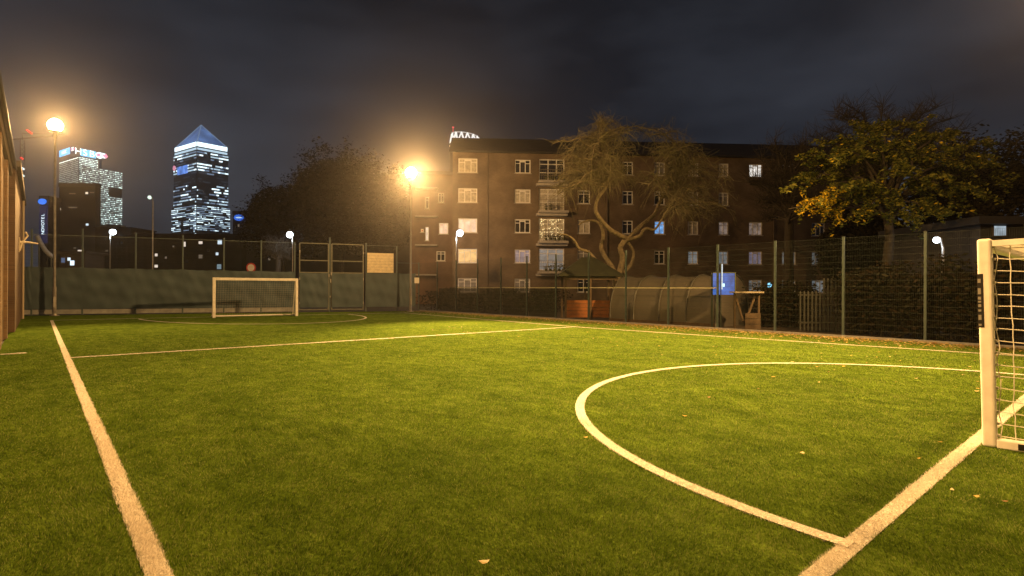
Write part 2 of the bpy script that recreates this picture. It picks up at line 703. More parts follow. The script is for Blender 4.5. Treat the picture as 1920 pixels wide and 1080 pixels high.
Pg, rg_ = P[~white], rad[~white]
Vg = fibres(Pg, rg_, 0.020, 0.0042)
pale_f = leaf_mat("turf_fibre_pale", (0.25, 0.31, 0.085), 0.3)
dark_f = leaf_mat("turf_fibre_dark", (0.045, 0.085, 0.012), 0.3)
kq = nrg.random(len(Pg)) + 0.10 * patch(Pg, 9.0, 61)
mi_g = np.where(kq > 0.86, 1, np.where(kq < 0.24, 2, 0))
grass = numpy_mesh("grass", Vg, np.arange(len(Vg)).reshape(-1, 3), [bt, pale_f, dark_f], mi_g)
tag(grass, kind='stuff')

# beyond the fences
sheet("garden_soil", [(20.4, -8), (46, -8), (46, 34), (20.4, 33.0)], -0.012, soil)
kb = MB()
kb.box(20.02, -9, -0.02, 20.10, 32.8, 0.07)
tag(kb.build("kerb", concrete), kind='structure')

# ------------------------------------------------------------------ floodlight columns

cast_m = mat("grey_cast_housing", (0.22, 0.21, 0.2), 0.5, 0.3)
TARGET = Vector((9.5, 12.0, 0.0))


def floodlight(loc, hgt, label, watts, aim, cone=165, blend=0.75, omni=0.0, soft=0.09):
    loc = Vector([float(c) for c in loc])
    t_ = thing("floodlight_column", label, "floodlight", loc, 0, "sodium floodlight columns at the pitch corners")
    mb = MB()
    mb.tube([(0, 0, 0.12), (0, 0, 1.6), (0, 0, 1.62), (0, 0, hgt - 0.35)], [0.095, 0.095, 0.068, 0.05], 12)
    mb.build("pole", galv, t_, smooth=True)
    mb = MB()
    mb.lathe((0, 0, 0), [(0.0, 0.0), (0.22, 0.0), (0.22, 0.03), (0.13, 0.05), (0.11, 0.12), (0.0, 0.12)], 16)
    mb.build("base_plate", galv, t_)
    mb = MB()
    mb.box(-0.05, -0.105, 0.45, 0.05, -0.085, 1.05)
    mb.build("access_door", galv, t_)
    az = math.atan2(aim[1] - loc.y, aim[0] - loc.x)
    dx, dy = math.cos(az), math.sin(az)
    hd = MB()
    hd.lathe((0, 0, hgt), [(0.0, 0.44), (0.06, 0.43), (0.12, 0.39), (0.13, 0.35), (0.0, 0.35)], 18)
    hd.tube([(0, 0, hgt - 0.75), (0, 0, hgt - 0.36)], [0.07, 0.12], 12)
    h_ = hd.build("lantern", cast_m, t_, smooth=True)
    bw = MB()
    bw.lathe((0, 0, hgt), [(0.34 * math.sin(math.pi * k / 14), 0.34 * math.cos(math.pi * k / 14)) for k in range(2, 13)], 26)
    bw.build("globe", emit("sodium_globe", SODIUM, max(30.0, omni / 4.6), sample=True), h_, smooth=True)
    cl = MB()
    cl.lathe((0, 0, hgt), [(0.06, -0.40), (0.33, -0.345), (0.355, -0.32), (0.20, -0.315), (0.0, -0.315)], 22)
    cl.build("shade_tray", cast_m, h_, smooth=True)  # tray added to keep the globe's light off the pole
    ld = bpy.data.lights.new("flood_beam", 'SPOT')
    ld.energy = watts
    ld.color = SODIUM
    ld.spot_size = math.radians(cone)
    ld.spot_blend = blend
    ld.shadow_soft_size = soft
    lo = bpy.data.objects.new("flood_beam", ld)
    COL.objects.link(lo)
    lo.parent = t_
    lo.location = (dx * 0.46, dy * 0.46, hgt - 0.05)
    dv = Vector(aim) - (loc + Vector((0, 0, hgt - 0.5)))
    lo.rotation_euler = dv.to_track_quat('-Z', 'Y').to_euler()
    return t_


floodlight((0.2, 38.45, 0), 10.55, "orange glowing floodlight on a tall grey column before the left end of the far fence", LAMP_W * 2.1, (3, 12, 0), 60, 1.0, LAMP_W * 0.15)
floodlight((18.72, 31.7, 0), 9.45, "orange glowing floodlight on a grey column beside the pale board at the far corner", LAMP_W * 7.4, (10.2, 9.4, 0), 48, 1.0, LAMP_W * 0.36)
floodlight((19.0, -1.7, 0), 9.5, "orange floodlight on a column behind the near goal, outside the frame", LAMP_W * 2.35, (6.5, 15, 0.5), 124, 1.0, LAMP_W * 0.05, 0.36)
floodlight((-0.99, 3.3, 0), 9.5, "orange floodlight on a column beside the left sideline, outside the frame", LAMP_W * 0.7, (14, 4, 0), 100, 1.0, LAMP_W * 0.1)


# ------------------------------------------------------------------ goals
def goal(label, loc, rz, tilt, gw, gh, back_sign, near):
    """local frame: x along the goal line from the left post, y to the back of the goal, z up"""
    t_ = thing("football_goal", label, "goal", loc, rz, "white five-a-side goals")
    t_.rotation_euler = (tilt * back_sign, 0, rz)
    s = back_sign
    pw = 0.115 if near else 0.15
    for x in (0.0, gw):
        mb = MB()
        mb.box(x - pw / 2, -pw / 2, 0.0, x + pw / 2, pw / 2, gh)
        po = bevel(mb.build("post", white_paint, t_), 0.026, 3)
        if near and x == 0.0:
            st = MB()
            fy = -s * (pw / 2 + 0.004)
            st.box(-pw / 2 + 0.012, min(fy, fy + s * 0.006), 1.22, pw / 2 - 0.012, max(fy, fy + s * 0.006), 1.77)
            # the strip wraps the front corner of the post
            st.box(-pw / 2 - 0.004, min(fy, fy + s * 0.05), 1.22, -pw / 2 + 0.003, max(fy, fy + s * 0.05), 1.77)
            st.build("label_strip", black_sticker, po)
            zz = 1.72
            for hgl, gap in ((0.042, 0.055), (0.062, 0.026), (0.03, 0.012), (0.018, 0.016), (0.03, 0.024), (0.022, 0.034), (0.052, 0.04), (0.02, 0.02)):
                lt = MB()
                lt.box(-pw / 2 - 0.0065, min(fy + s * 0.006, fy + s * 0.03), zz - hgl, -pw / 2 - 0.0045, max(fy + s * 0.006, fy + s * 0.03), zz)
                lt.build("letter", pale_print, po)
                zz -= hgl + gap
    mb = MB()
    mb.box(pw / 2 - 0.004, -pw / 2 + 0.003, gh - pw, gw - pw / 2 + 0.004, pw / 2 - 0.003, gh - 0.003)
    bevel(mb.build("crossbar", white_paint, t_), 0.024, 3)
    td, bd = (0.55, 1.15) if near else (0.30, 1.05)
    for x in (0.0, gw):
        mb = MB()
        y0 = s * pw / 2
        mb.bar((x, y0, gh - 0.05), (x, s * td, gh - 0.05), 0.055, 0.06)
        mb.build("top_stay", white_paint, t_)
        mb = MB()
        mb.tube([(x, s * td, gh - 0.05), (x, s * (td + 0.08), gh - 0.22), (x, s * bd, 0.10)], 0.024, 10)
        mb.build("back_stay", white_paint, t_, smooth=True)
        mb = MB()
        mb.bar((x, y0, 0.045), (x, s * bd, 0.045), 0.11, 0.09)
        sb = bevel(mb.build("side_bar", white_paint, t_), 0.012, 2)
        mb = MB()
        mb.box(x - 0.0585, min(s * 0.22, s * 0.62), 0.015, x - 0.0545, max(s * 0.22, s * 0.62), 0.075)
        mb.build("side_label", black_sticker, sb)
    mb = MB()
    mb.tube([(0, s * bd, 0.05), (gw, s * bd, 0.05)], 0.03, 10)
    mb.build("back_bar", white_paint, t_, smooth=True)
    mb = MB()
    mb.tube([(0, s * td, gh - 0.05), (gw, s * td, gh - 0.05)], 0.02, 8)
    mb.build("top_back_bar", white_paint, t_, smooth=True)
    # net
    g = np.random.default_rng(3)
    nb = MB()
    step = 0.12
    rc = 0.0046 if near else 0.0030
    ns = 5 if near else 3

    def prof(z):
        zz = min(max(z, 0.0), gh - 0.05)
        k = (gh - 0.05 - zz) / (gh - 0.15)
        return s * (td + 0.04 + (bd - td - 0.04) * k)
    for x in (0.035, gw - 0.035):
        nz_ = int((gh - 0.2) / step)
        for k in range(nz_ + 1):
            z = 0.12 + k * step
            y1 = prof(z)
            sag = -0.012 if k % 2 else -0.02
            pts_ = [(x + g.normal(0, 0.004), s * (pw / 2 + 0.012) + (y1 - s * (pw / 2 + 0.012)) * q,
                     z + sag * math.sin(math.pi * q) + g.normal(0, 0.004)) for q in (0, 0.2, 0.4, 0.6, 0.8, 1)]
            nb.tube(pts_, rc, ns, False)
            if near:
                nb.box(x - 0.03, min(s * 0.045, s * 0.078), z - 0.012, x - 0.002, max(s * 0.045, s * 0.078), z + 0.012)
        yk = 0
        while True:
            y = s * (pw / 2 + 0.02 + yk * step * (0.95 if yk else 1))
            if abs(y) > bd:
                break
            ztop = gh - 0.08 if abs(y) <= td + 0.04 else (gh - 0.05) - (abs(y) - td - 0.04) / (bd - td - 0.04) * (gh - 0.15)
            m_ = max(2, int(ztop / step))
            pts_ = [(x + g.normal(0, 0.005), y + g.normal(0, 0.006 if near else 0.003), 0.09 + (ztop - 0.09) * q / m_) for q in range(m_ + 1)]
            if near and yk == 0:
                pts_ = [(a_, y + s * 0.018 * math.sin(i_ * 1.7) * (1 if i_ % 3 else 0.2), c_) for i_, (a_, b_, c_) in enumerate(pts_)]
            nb.tube(pts_, rc, ns, False)
            yk += 1
    nx = int(gw / step)
    for k in range(nx + 1):
        x = gw * k / nx
        pts_ = [(x, s * pw / 2, gh - 0.05), (x, s * td * 0.6, gh - 0.09), (x, s * td, gh - 0.06)]
        pts_ += [(x + g.normal(0, 0.006), prof(z) + s * g.normal(0, 0.01), z) for z in np.linspace(gh - 0.3, 0.08, 8)]
        nb.tube(pts_, rc, ns, False)
    for z in np.arange(0.12, gh - 0.1, step):
        pts_ = [(gw * q / 12, prof(z) + s * 0.01, z + g.normal(0, 0.006)) for q in range(13)]
        nb.tube(pts_, rc, ns, False)
    nb.build("net", cord_white if near else cord_grey, t_)
    return t_


goal("large white goal seen close up at the right edge of the photo", (6.90, -0.14, 0), 0.0, math.radians(1.3), 4.19, 2.13, -1, True)
ga, gb = on_ground(401, 596)[:2], on_ground(556, 592.5)[:2]
goal("small looking white goal at the far end before the dark green screen", (ga[0], ga[1], 0), math.atan2(gb[1] - ga[1], gb[0] - ga[0]),
     0.0, float(np.linalg.norm(gb - ga)), 2.13, 1, False)

# ------------------------------------------------------------------ right fence
FX = 20.15
FH = 3.4
fr = thing("mesh_fence", "dark green welded mesh fence running along the right side of the pitch", "fence", (FX, 0, 0))


def weldmesh(w, h, name, parent, along, vs=0.05, hs=0.2, r=0.0026):
    mb = MB()
    k = int(w / vs)
    for i in range(1, k):
        d = w * i / k
        p = (along[0] * d, along[1] * d, 0.06)
        q = (along[0] * d, along[1] * d, h)
        mb.tube([p, q], r, 3, False)
    j = int(h / hs)
    for i in range(j + 1):
        z = 0.06 + (h - 0.06) * i / j
        mb.tube([(0, 0, z), (along[0] * w, along[1] * w, z)], r * 1.15, 3, False)
    return mb.build(name, wire_green, parent)


mb = MB()
mb.box(-0.035, -0.035, 0, 0.035, 0.035, FH)
post0 = mb.build("post", post_green, fr)
mb = MB()
mb.box(-0.045, -0.045, FH, 0.045, 0.045, FH + 0.015)
cap0 = mb.build("post_cap", black_plastic, post0)
BAY = 2.274
ys = [3.33 + BAY * k for k in range(-4, 13)]
post0.location = (0, ys[0], 0)
for y in ys[1:]:
    c = post0.copy()
    COL.objects.link(c)
    c.location = (0, y, 0)
    k2 = cap0.copy()
    COL.objects.link(k2)
    k2.parent = c
pan0 = weldmesh(BAY - 0.07, FH - 0.05, "mesh_panel", fr, (0, 1))
pan0.location = (-0.04, ys[0] + 0.035, 0)
for y in ys[1:]:
    inst(pan0, fr, (-0.04, y + 0.035, 0))
mb = MB()
mb.box(0.04, 0.0, -0.022, 0.075, BAY - 0.01, 0.022)
rail_m = mat("pale_rail", (0.8, 0.75, 0.63), 0.6, 0, 0.1, 5)
rail0 = mb.build("rail", rail_m, fr)
rys = [y for y in ys if 9.9 < y < 27.0]
rail0.location = (0, rys[0], 1.655)
for k, y in enumerate(rys[1:]):
    r_ = inst(rail0, fr, (0, y, 1.655 + 0.006 * math.sin(k * 2.1)))
net_m = see_thru("dark_windbreak", (0.030, 0.036, 0.026), 0.80)


def cloth(w, z0, z1, along, off, amp, seed, nx=18, nzr=10):
    g = np.random.default_rng(seed)
    mb = MB()
    n = np.array([-along[1], along[0]])
    ph = g.random(6) * 6.28
    V = []
    for j in range(nzr + 1):
        for i in range(nx + 1):
            a, c = i / nx, j / nzr
            d = off + amp * (math.sin(a * 9 + ph[0] + c * 2) * 0.5 + math.sin(c * 17 + ph[1] + a * 3) * 0.6 + math.sin(a * 23 + c * 11 + ph[2]) * 0.3) * min(1, 6 * min(a, 1 - a) + 0.15)
            z = z0 + (z1 - z0) * c
            if j == nzr:
                z -= amp * 1.2 * math.sin(a * math.pi) + 0.25 * amp * math.sin(a * 30 + ph[3])
            V.append((along[0] * w * a + n[0] * d, along[1] * w * a + n[1] * d, z))
    F = [(j * (nx + 1) + i, j * (nx + 1) + i + 1, (j + 1) * (nx + 1) + i + 1, (j + 1) * (nx + 1) + i) for j in range(nzr) for i in range(nx)]
    mb.add(V, F)
    return mb


variants = [cloth(BAY - 0.05, 0.08, 1.62, (0, 1), 0.0, 0.02, sd).build("windbreak_panel", net_m, fr, True) for sd in (1, 2, 3)]
nys = [y for y in ys if 18.5 < y < 29.5]
for k, y in enumerate(nys):
    if k < 3:
        variants[k].location = (0.11, y + 0.02, 0)
    else:
        inst(variants[k % 3], fr, (0.11, y + 0.02, 0))

# ------------------------------------------------------------------ far fence with screen, gate, board
C0, C1 = np.array([-1.4, 40.0]), np.array([20.15, 33.0])
FD_ = (C1 - C0) / np.linalg.norm(C1 - C0)
FN = np.array([FD_[1], -FD_[0]])  # towards the pitch
frz = math.atan2(FD_[1], FD_[0])
ff = thing("mesh_fence", "tall far fence with dark green windbreak screen across its lower half", "fence", (C0[0], C0[1], 0), frz)
FS = [0.67, 3.0, 5.59, 8.02, 10.26, 12.39, 14.4, 18.97, 21.08, 22.65]
FT = [4.85, 4.97, 4.85, 4.8, 4.72, 4.65, 4.6, 4.7, 4.55, 3.45]
mb = MB()
mb.box(-0.04, -0.04, 0, 0.04, 0.04, 1.0)
pf = mb.build("post", post_green, ff)
pf.location = (FS[0], 0, 0)
pf.scale = (1, 1, FT[0])
for s_, h_ in zip(FS[1:], FT[1:]):
    inst(pf, ff, (s_, 0, 0), 0, (1, 1, h_))
scr_m = mat("green_screen_cloth", (0.058, 0.088, 0.110), 0.75, 0, 0.16, 1.4, 0.25, 14, col2=(0.070, 0.106, 0.128))
gapm = mat("grey_kickboard", (0.30, 0.31, 0.31), 0.7, 0, 0.2, 3)
bays = [(FS[i], FS[i + 1]) for i in range(6)] + [(FS[7], FS[8]), (FS[8], FS[9])]
bays.insert(0, (-0.1, FS[0]))
for k, (a, c) in enumerate(bays):
    w = c - a
    o = weldmesh(w - 0.08, 4.55 if k < 8 else 3.4, "mesh_panel", ff, (1, 0), 0.06, 0.2, 0.0028)
    o.location = (a + 0.04, 0.0, 0)
    tp = 2.74 - 0.012 * k if k < 7 else 2.66
    o = cloth(w + 0.02 if k < 8 else w - 0.25, 0.34 if k < 7 else 0.30, tp, (1, 0), -0.08, 0.032, 20 + k, 22, 16).build("screen_panel", scr_m, ff, True)
    o.location = (a, 0, 0)
    if k < 7:
        mb = MB()
        mb.box(0.05, -0.05, 0.05, w - 0.05, -0.02, 0.31)
        o = mb.build("kickboard", gapm, ff)
        o.location = (a, 0, 0)
    mb = MB()
    mb.tube([(0, -0.005, 4.55 if k < 8 else 3.38), (w, -0.005, 4.55 if k < 8 else 3.38)], 0.014, 6)
    o = mb.build("top_rail", post_green, ff, True)
    o.location = (a, 0, 0)
tag(ff, None)

gt = thing("gate", "tall double leaf steel gate with green screen, chained at its middle", "gate", (C0[0], C0[1], 0), frz)
mb = MB()
mb.box(-0.05, -0.05, 0, 0.05, 0.05, 5.0)
o = mb.build("gate_post", post_green, gt)
o.location = (16.6, 0.08, 0)
gate_steel = mat("gate_steel", (0.16, 0.165, 0.14), 0.5, 0.1, 0.15, 5)
for a, c, hh in ((14.7, 16.5, 4.56), (16.72, 18.78, 4.56)):
    mb = MB()
    for x in (a, c):
        mb.bar((x, 0, 0.12), (x, 0, hh), 0.07)
    for z in (0.15, 2.62, 3.42, hh):
        mb.bar((a, 0, z), (c, 0, z), 0.06)
    lf = mb.build("gate_leaf", gate_steel, gt)
    o = weldmesh(c - a - 0.06, hh - 0.05, "mesh_panel", lf, (1, 0), 0.06, 0.2, 0.0026)
    o.location = (a + 0.03, -0.02, 0.1)
    o = cloth(c - a, 0.30, 2.60, (1, 0), -0.09, 0.032, int(a * 3), 20, 16).build("screen_panel", scr_m, lf, True)
    o.location = (a, 0, 0)
    for z in (0.6, 2.2, 4.0):
        mb = MB()
        xx = a if a < 15 else c
        mb.tube([(xx, -0.06, z - 0.08), (xx, -0.06, z + 0.08)], 0.035, 8)
        mb.build("hinge", galv, lf)
mb = MB()
mb.box(16.5, -0.16, 2.35, 16.56, -0.11, 2.55)
mb.box(16.64, -0.16, 2.45, 16.72, -0.12, 2.66)
mb.box(16.60, -0.16, 1.95, 16.67, -0.12, 2.2)
mb.box(16.58, -0.16, 0.95, 16.65, -0.12, 1.08)
mb.build("lock_plate", galv, gt)

nbd = thing("notice_board", "pale wooden board of horizontal planks fixed above the green screen", "board",
            (C0[0] + FD_[0] * 19.03 + FN[0] * 0.12, C0[1] + FD_[1] * 19.03 + FN[1] * 0.12, 0), frz)
npl = 7
for k in range(npl):
    mb = MB()
    z0 = 2.66 + (4.03 - 2.66) * k / npl
    mb.box(0, -0.02 - 0.004 * (k % 2), z0 + 0.004, 1.80, 0.01, z0 + (4.03 - 2.66) / npl - 0.004)
    o = mb.build("plank", timber, nbd)
for x in (0.15, 1.65):
    mb = MB()
    mb.box(x - 0.04, 0.012, 2.62, x + 0.04, 0.06, 4.0)
    mb.build("batten", timber2, nbd)

sg = thing("wall_sign", "small white plate on the corner post between the two fences", "sign", (19.98, 33.02, 0), frz)
mb = MB()
mb.box(-0.17, -0.06, 1.96, 0.17, -0.045, 2.36)
bevel(mb.build("plate", mat("white_plate", (0.75, 0.72, 0.66), 0.4), sg), 0.006)
mb = MB()
mb.box(-0.12, -0.045, 1.9, -0.08, 0.0, 2.3)
mb.box(0.08, -0.045, 1.9, 0.12, 0.0, 2.3)
mb.build("bracket", galv, sg)

# ------------------------------------------------------------------ brick hall along the left
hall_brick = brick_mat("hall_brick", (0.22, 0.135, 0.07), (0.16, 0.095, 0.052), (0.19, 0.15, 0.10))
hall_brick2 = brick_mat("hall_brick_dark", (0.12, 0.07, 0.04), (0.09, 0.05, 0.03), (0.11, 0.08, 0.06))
hl = thing("brick_hall", "brick hall with overhanging eaves along the left edge of the photo", "building", (-1.3, 10, 0))
ho = (-1.3, 10, 0)
mb = MB()
mb.box(-9.0, -12, -0.05, -1.3, 25.0, 5.75)
mb.build("wall", hall_brick, hl, org=ho)
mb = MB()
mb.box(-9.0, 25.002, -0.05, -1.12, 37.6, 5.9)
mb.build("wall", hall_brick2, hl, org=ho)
mb = MB()
mb.add([(-1.16, -12.3, 5.82), (-1.16, 25.3, 5.82), (-5, 25.3, 7.6), (-5, -12.3, 7.6), (-9.4, 25.3, 5.82), (-9.4, -12.3, 5.82),
        (-1.16, -12.3, 5.92), (-1.16, 25.3, 5.92), (-5, 25.3, 7.72), (-5, -12.3, 7.72), (-9.4, 25.3, 5.92), (-9.4, -12.3, 5.92)],
       [(6, 7, 8, 9), (9, 8, 10, 11), (0, 3, 2, 1), (3, 5, 4, 2), (0, 1, 7, 6), (1, 2, 8, 7), (2, 4, 10, 8), (4, 5, 11, 10), (0, 6, 9, 3), (3, 9, 11, 5)])
rf = mb.build("roof", roof_m, hl, org=ho)
mb = MB()
mb.box(-1.297, -12, 5.52, -1.20, 25.1, 5.80)
mb.build("soffit", timber2, hl, org=ho)
mb = MB()
mb.tube([(-1.12, -12.3, 5.80), (-1.12, 25.3, 5.80)], 0.05, 8)
mb.build("gutter", black_plastic, hl, org=ho)
mb = MB()
mb.box(-9.2, 25.31, 5.9, -0.98, 37.8, 6.12)
mb.build("flat_roof", roof_m, hl, org=ho)
mb = MB()
mb.tube([(-1.06, 35.6, 0.0), (-1.06, 35.6, 5.9)], 0.045, 8)
mb.build("drainpipe", mat("pale_pipe", (0.40, 0.33, 0.24), 0.6), hl, org=ho)
for y in (14.0, 18.0, 22.0):
    mb = MB()
    mb.box(-1.298, y - 0.25, -0.04, -1.22, y + 0.25, 5.51)
    mb.build("pier", hall_brick, hl, org=ho)
br_ = thing("wall_bracket", "pale metal bracket sticking out from the brick hall at the left", "bracket", (-1.12, 30.3, 3.5))
mb = MB()
mb.tube([(0, 0, 0), (0.30, 0.1, 0.02), (0.62, 0.2, -0.02)], [0.05, 0.04, 0.03], 8)
mb.build("arm", mat("pale_bracket", (0.6, 0.52, 0.4), 0.5), br_, True)
mb = MB()
mb.tube([(0.02, 0, -0.35), (0.1, 0.03, 0.0), (0.28, 0.08, 0.3), (0.2, 0.06, 0.45)], 0.04, 8)
mb.build("stay", _mats["pale_bracket"], br_, True)
mb = MB()
mb.box(0.002, -0.12, -0.42, 0.03, 0.12, 0.2)
mb.build("back_plate", _mats["pale_bracket"], br_)

# ------------------------------------------------------------------ brick apartment block
FA, FB = ground_at(848, 50.0)[:2], ground_at(1600, 52.5)[:2]
AD = (FB - FA) / np.linalg.norm(FB - FA)
arz = math.atan2(AD[1], AD[0])
flat_brick = brick_mat("flats_brick", (0.170, 0.115, 0.068), (0.135, 0.090, 0.053), (0.17, 0.14, 0.10), plane='Y')
lit_warm = emit("window_warm", (1.0, 0.66, 0.25), 0.62, base=(0.3, 0.2, 0.1), var=0.35, vscale=1.6)
lit_pink = emit("window_pink", (1.0, 0.72, 0.55), 0.62, base=(0.3, 0.25, 0.2), var=0.3, vscale=2.0)
lit_white = emit("window_white", (1.0, 0.95, 0.88), 0.8, base=(0.3, 0.3, 0.3), var=0.4, vscale=2)
lit_blue = emit("window_blue", (0.22, 0.5, 1.0), 0.75, base=(0.05, 0.1, 0.2), var=0.5, vscale=2.5)
lit_lilac = emit("window_lilac", (0.62, 0.58, 0.85), 0.16, base=(0.3, 0.3, 0.33), var=0.3, vscale=2.0)
lit_cool = emit("window_cool", (0.65, 0.75, 0.8), 0.16, base=(0.3, 0.3, 0.3), var=0.3, vscale=3.0)
glow_dimw = emit("added_pane_glow", (0.75, 0.8, 0.78), 0.10, base=(0.25, 0.25, 0.25), var=0.7, vscale=3.5)  # low glow added so dark panes at the right end still show
lit_pinkdim = emit("window_dim_pink", (0.8, 0.6, 0.5), 0.16, base=(0.3, 0.28, 0.26), var=0.6, vscale=3.0)
fairy = emit("fairy_lights", (1.0, 0.75, 0.35), 2.5)
ab = thing("apartment_block", "five storey brown brick block of flats with white framed windows behind the bare tree", "building", (FA[0], FA[1], 0), arz)
ROWS = [1.90, 4.56, 7.32, 10.06, 12.78]
ALEN, AEAVE = 40.0, 13.95
G, Cn, Cg = glass_dark, curtain, curtain_grey
wins = []  # s, z, w, h, style, pane


def wcol(s, w, h, panes, style):
    for r_, pm in enumerate(panes):
        if pm is not None:
            wins.append((s, ROWS[r_], w, h, style, pm))


wcol(1.37, 1.72, 1.30, [Cg, lit_warm, lit_pink, Cn, Cn], 3)
wcol(6.37, 1.45, 1.25, [Cg, lit_lilac, G, Cn, G], 3)
wcol(12.04, 1.15, 1.25, [G, Cg, Cn, G, G], 2)
wcol(16.14, 1.0, 1.25, [G, None, G, G, G], 2)
wcol(19.16, 1.0, 1.25, [G, G, lit_blue, G, Cg], 2)
wcol(22.36, 1.0, 1.25, [G, lit_cool, Cn, Cg, Cn], 2)
wcol(25.28, 0.95, 1.25, [Cg, lit_cool, lit_pinkdim, Cg, Cn], 2)
wcol(28.38, 1.32, 1.25, [glow_dimw, lit_lilac, lit_pinkdim, None, lit_white], 3)
wcol(31.65, 1.4, 1.25, [glow_dimw, glow_dimw, None, G, G], 3)
wcol(34.54, 1.3, 1.25, [lit_cool, glow_dimw, G, G, G], 3)
doors = [(9.05, ROWS[r_] - 0.28, 2.36, 2.0, pm) for r_, pm in ((1, lit_cool), (2, Cn), (3, Cn), (4, G))]
rects = [(s - w / 2, z - h / 2, s + w / 2, z + h / 2) for s, z, w, h, _, _ in wins] + [(s - w / 2, z - h / 2, s + w / 2, z + h / 2) for s, z, w, h, _ in doors]


def holed_wall(L0, L1, z0, z1, rects, depth, mb):
    xs = sorted({L0, L1} | {r[0] for r in rects} | {r[2] for r in rects})
    zs = sorted({z0, z1} | {r[1] for r in rects} | {r[3] for r in rects})
    xs = [x for x in xs if L0 <= x <= L1]
    zs = [z for z in zs if z0 <= z <= z1]
    for i in range(len(xs) - 1):
        for j in range(len(zs) - 1):
            cx, cz = (xs[i] + xs[i + 1]) / 2, (zs[j] + zs[j + 1]) / 2
            if any(r[0] < cx < r[2] and r[1] < cz < r[3] for r in rects):
                continue
            mb.quad((xs[i], 0, zs[j]), (xs[i + 1], 0, zs[j]), (xs[i + 1], 0, zs[j + 1]), (xs[i], 0, zs[j + 1]))
    for a, c, d, e_ in rects:
        mb.quad((a, 0, c), (a, 0, e_), (a, depth, e_), (a, depth, c))
        mb.quad((d, 0, e_), (d, 0, c), (d, depth, c), (d, depth, e_))
        mb.quad((a, 0, e_), (d, 0, e_), (d, depth, e_), (a, depth, e_))
        mb.quad((d, 0, c), (a, 0, c), (a, depth, c), (d, depth, c))


mb = MB()
holed_wall(0.0, ALEN, 0.0, AEAVE, rects, 0.22, mb)
mb.quad((0, 0, 0), (0, 0, AEAVE), (0, 10, AEAVE), (0, 10, 0))
mb.quad((ALEN, 10, 0), (ALEN, 10, AEAVE), (ALEN, 0, AEAVE), (ALEN, 0, 0))
mb.quad((0, 10, 0), (0, 10, AEAVE), (ALEN, 10, AEAVE), (ALEN, 10, 0))
mb.add([(0, 0, AEAVE), (0, 10, AEAVE), (0, 5, AEAVE + 2.4)], [(0, 1, 2)])
mb.build("wall", flat_brick, ab)
mb = MB()
mb.add([(-0.3, -0.4, AEAVE - 0.05), (ALEN, -0.4, AEAVE - 0.05), (ALEN, 5, AEAVE + 2.5), (-0.3, 5, AEAVE + 2.5), (ALEN, 10.4, AEAVE - 0.05), (-0.3, 10.4, AEAVE - 0.05),
        (-0.3, -0.4, AEAVE + 0.12), (ALEN, -0.4, AEAVE + 0.12), (ALEN, 5, AEAVE + 2.68), (-0.3, 5, AEAVE + 2.68), (ALEN, 10.4, AEAVE + 0.12), (-0.3, 10.4, AEAVE + 0.12)],
       [(6, 7, 8, 9), (9, 8, 10, 11), (0, 3, 2, 1), (3, 5, 4, 2), (0, 1, 7, 6), (1, 2, 8, 7), (2, 4, 10, 8), (4, 5, 11, 10), (0, 6, 9, 3), (3, 9, 11, 5)])
mb.build("roof", roof_m, ab)
mb = MB()
mb.tube([(-0.3, -0.46, AEAVE), (ALEN, -0.46, AEAVE)], 0.07, 8)
mb.build("gutter", black_plastic, ab)
for s_ in (3.2, 14.2, 30.1):
    mb = MB()
    mb.tube([(s_, -0.09, 0.05), (s_, -0.09, AEAVE - 0.1)], 0.055, 8)
    mb.build("drainpipe", mat("brown_pipe", (0.11, 0.08, 0.05), 0.6), ab)


def window(parent, s, z, w, h, style, pm, y=0.10):
    x0, x1, z0, z1 = s - w / 2 + 0.003, s + w / 2 - 0.003, z - h / 2 + 0.003, z + h / 2 - 0.003
    fw = 0.085
    mb = MB()
    mb.box(x0, y, z0, x0 + fw, y + 0.08, z1)
    mb.box(x1 - fw, y, z0, x1, y + 0.08, z1)
    mb.box(x0 + fw, y, z1 - fw, x1 - fw, y + 0.08, z1)
    mb.box(x0 + fw, y, z0, x1 - fw, y + 0.08, z0 + fw)
    n = style
    tr_z = z1 - h * 0.27
    for k in range(1, n):
        x = x0 + (x1 - x0) * k / n
        mb.box(x - 0.035, y + 0.002, z0 + fw, x + 0.035, y + 0.078, z1 - fw)
    segs = range(n)
    for k in segs:
        if n == 3 and k == 1:
            # the middle light has a deeper top sash
            xa, xb = x0 + (x1 - x0) * k / n, x0 + (x1 - x0) * (k + 1) / n
            mb.box(xa + 0.036, y - 0.015, z1 - fw - 0.13, xb - 0.036, y + 0.07, z1 - fw - 0.03)
            continue
        xa, xb = x0 + (x1 - x0) * k / n, x0 + (x1 - x0) * (k + 1) / n
        mb.box(xa + 0.036, y + 0.004, tr_z - 0.025, xb - 0.036, y + 0.076, tr_z + 0.025)
    f = mb.build("window", win_white, parent)
    mb = MB()
    mb.quad((x0 + fw * 0.5, y + 0.05, z0 + fw * 0.5), (x1 - fw * 0.5, y + 0.05, z0 + fw * 0.5), (x1 - fw * 0.5, y + 0.05, z1 - fw * 0.5), (x0 + fw * 0.5, y + 0.05, z1 - fw * 0.5))
    mb.build("pane", pm, f)
    mb = MB()
    mb.box(x0 - 0.08, -0.07, z0 - 0.075, x1 + 0.08, y + 0.1, z0 - 0.004)
    mb.build("sill", slab_m, f)
    return f


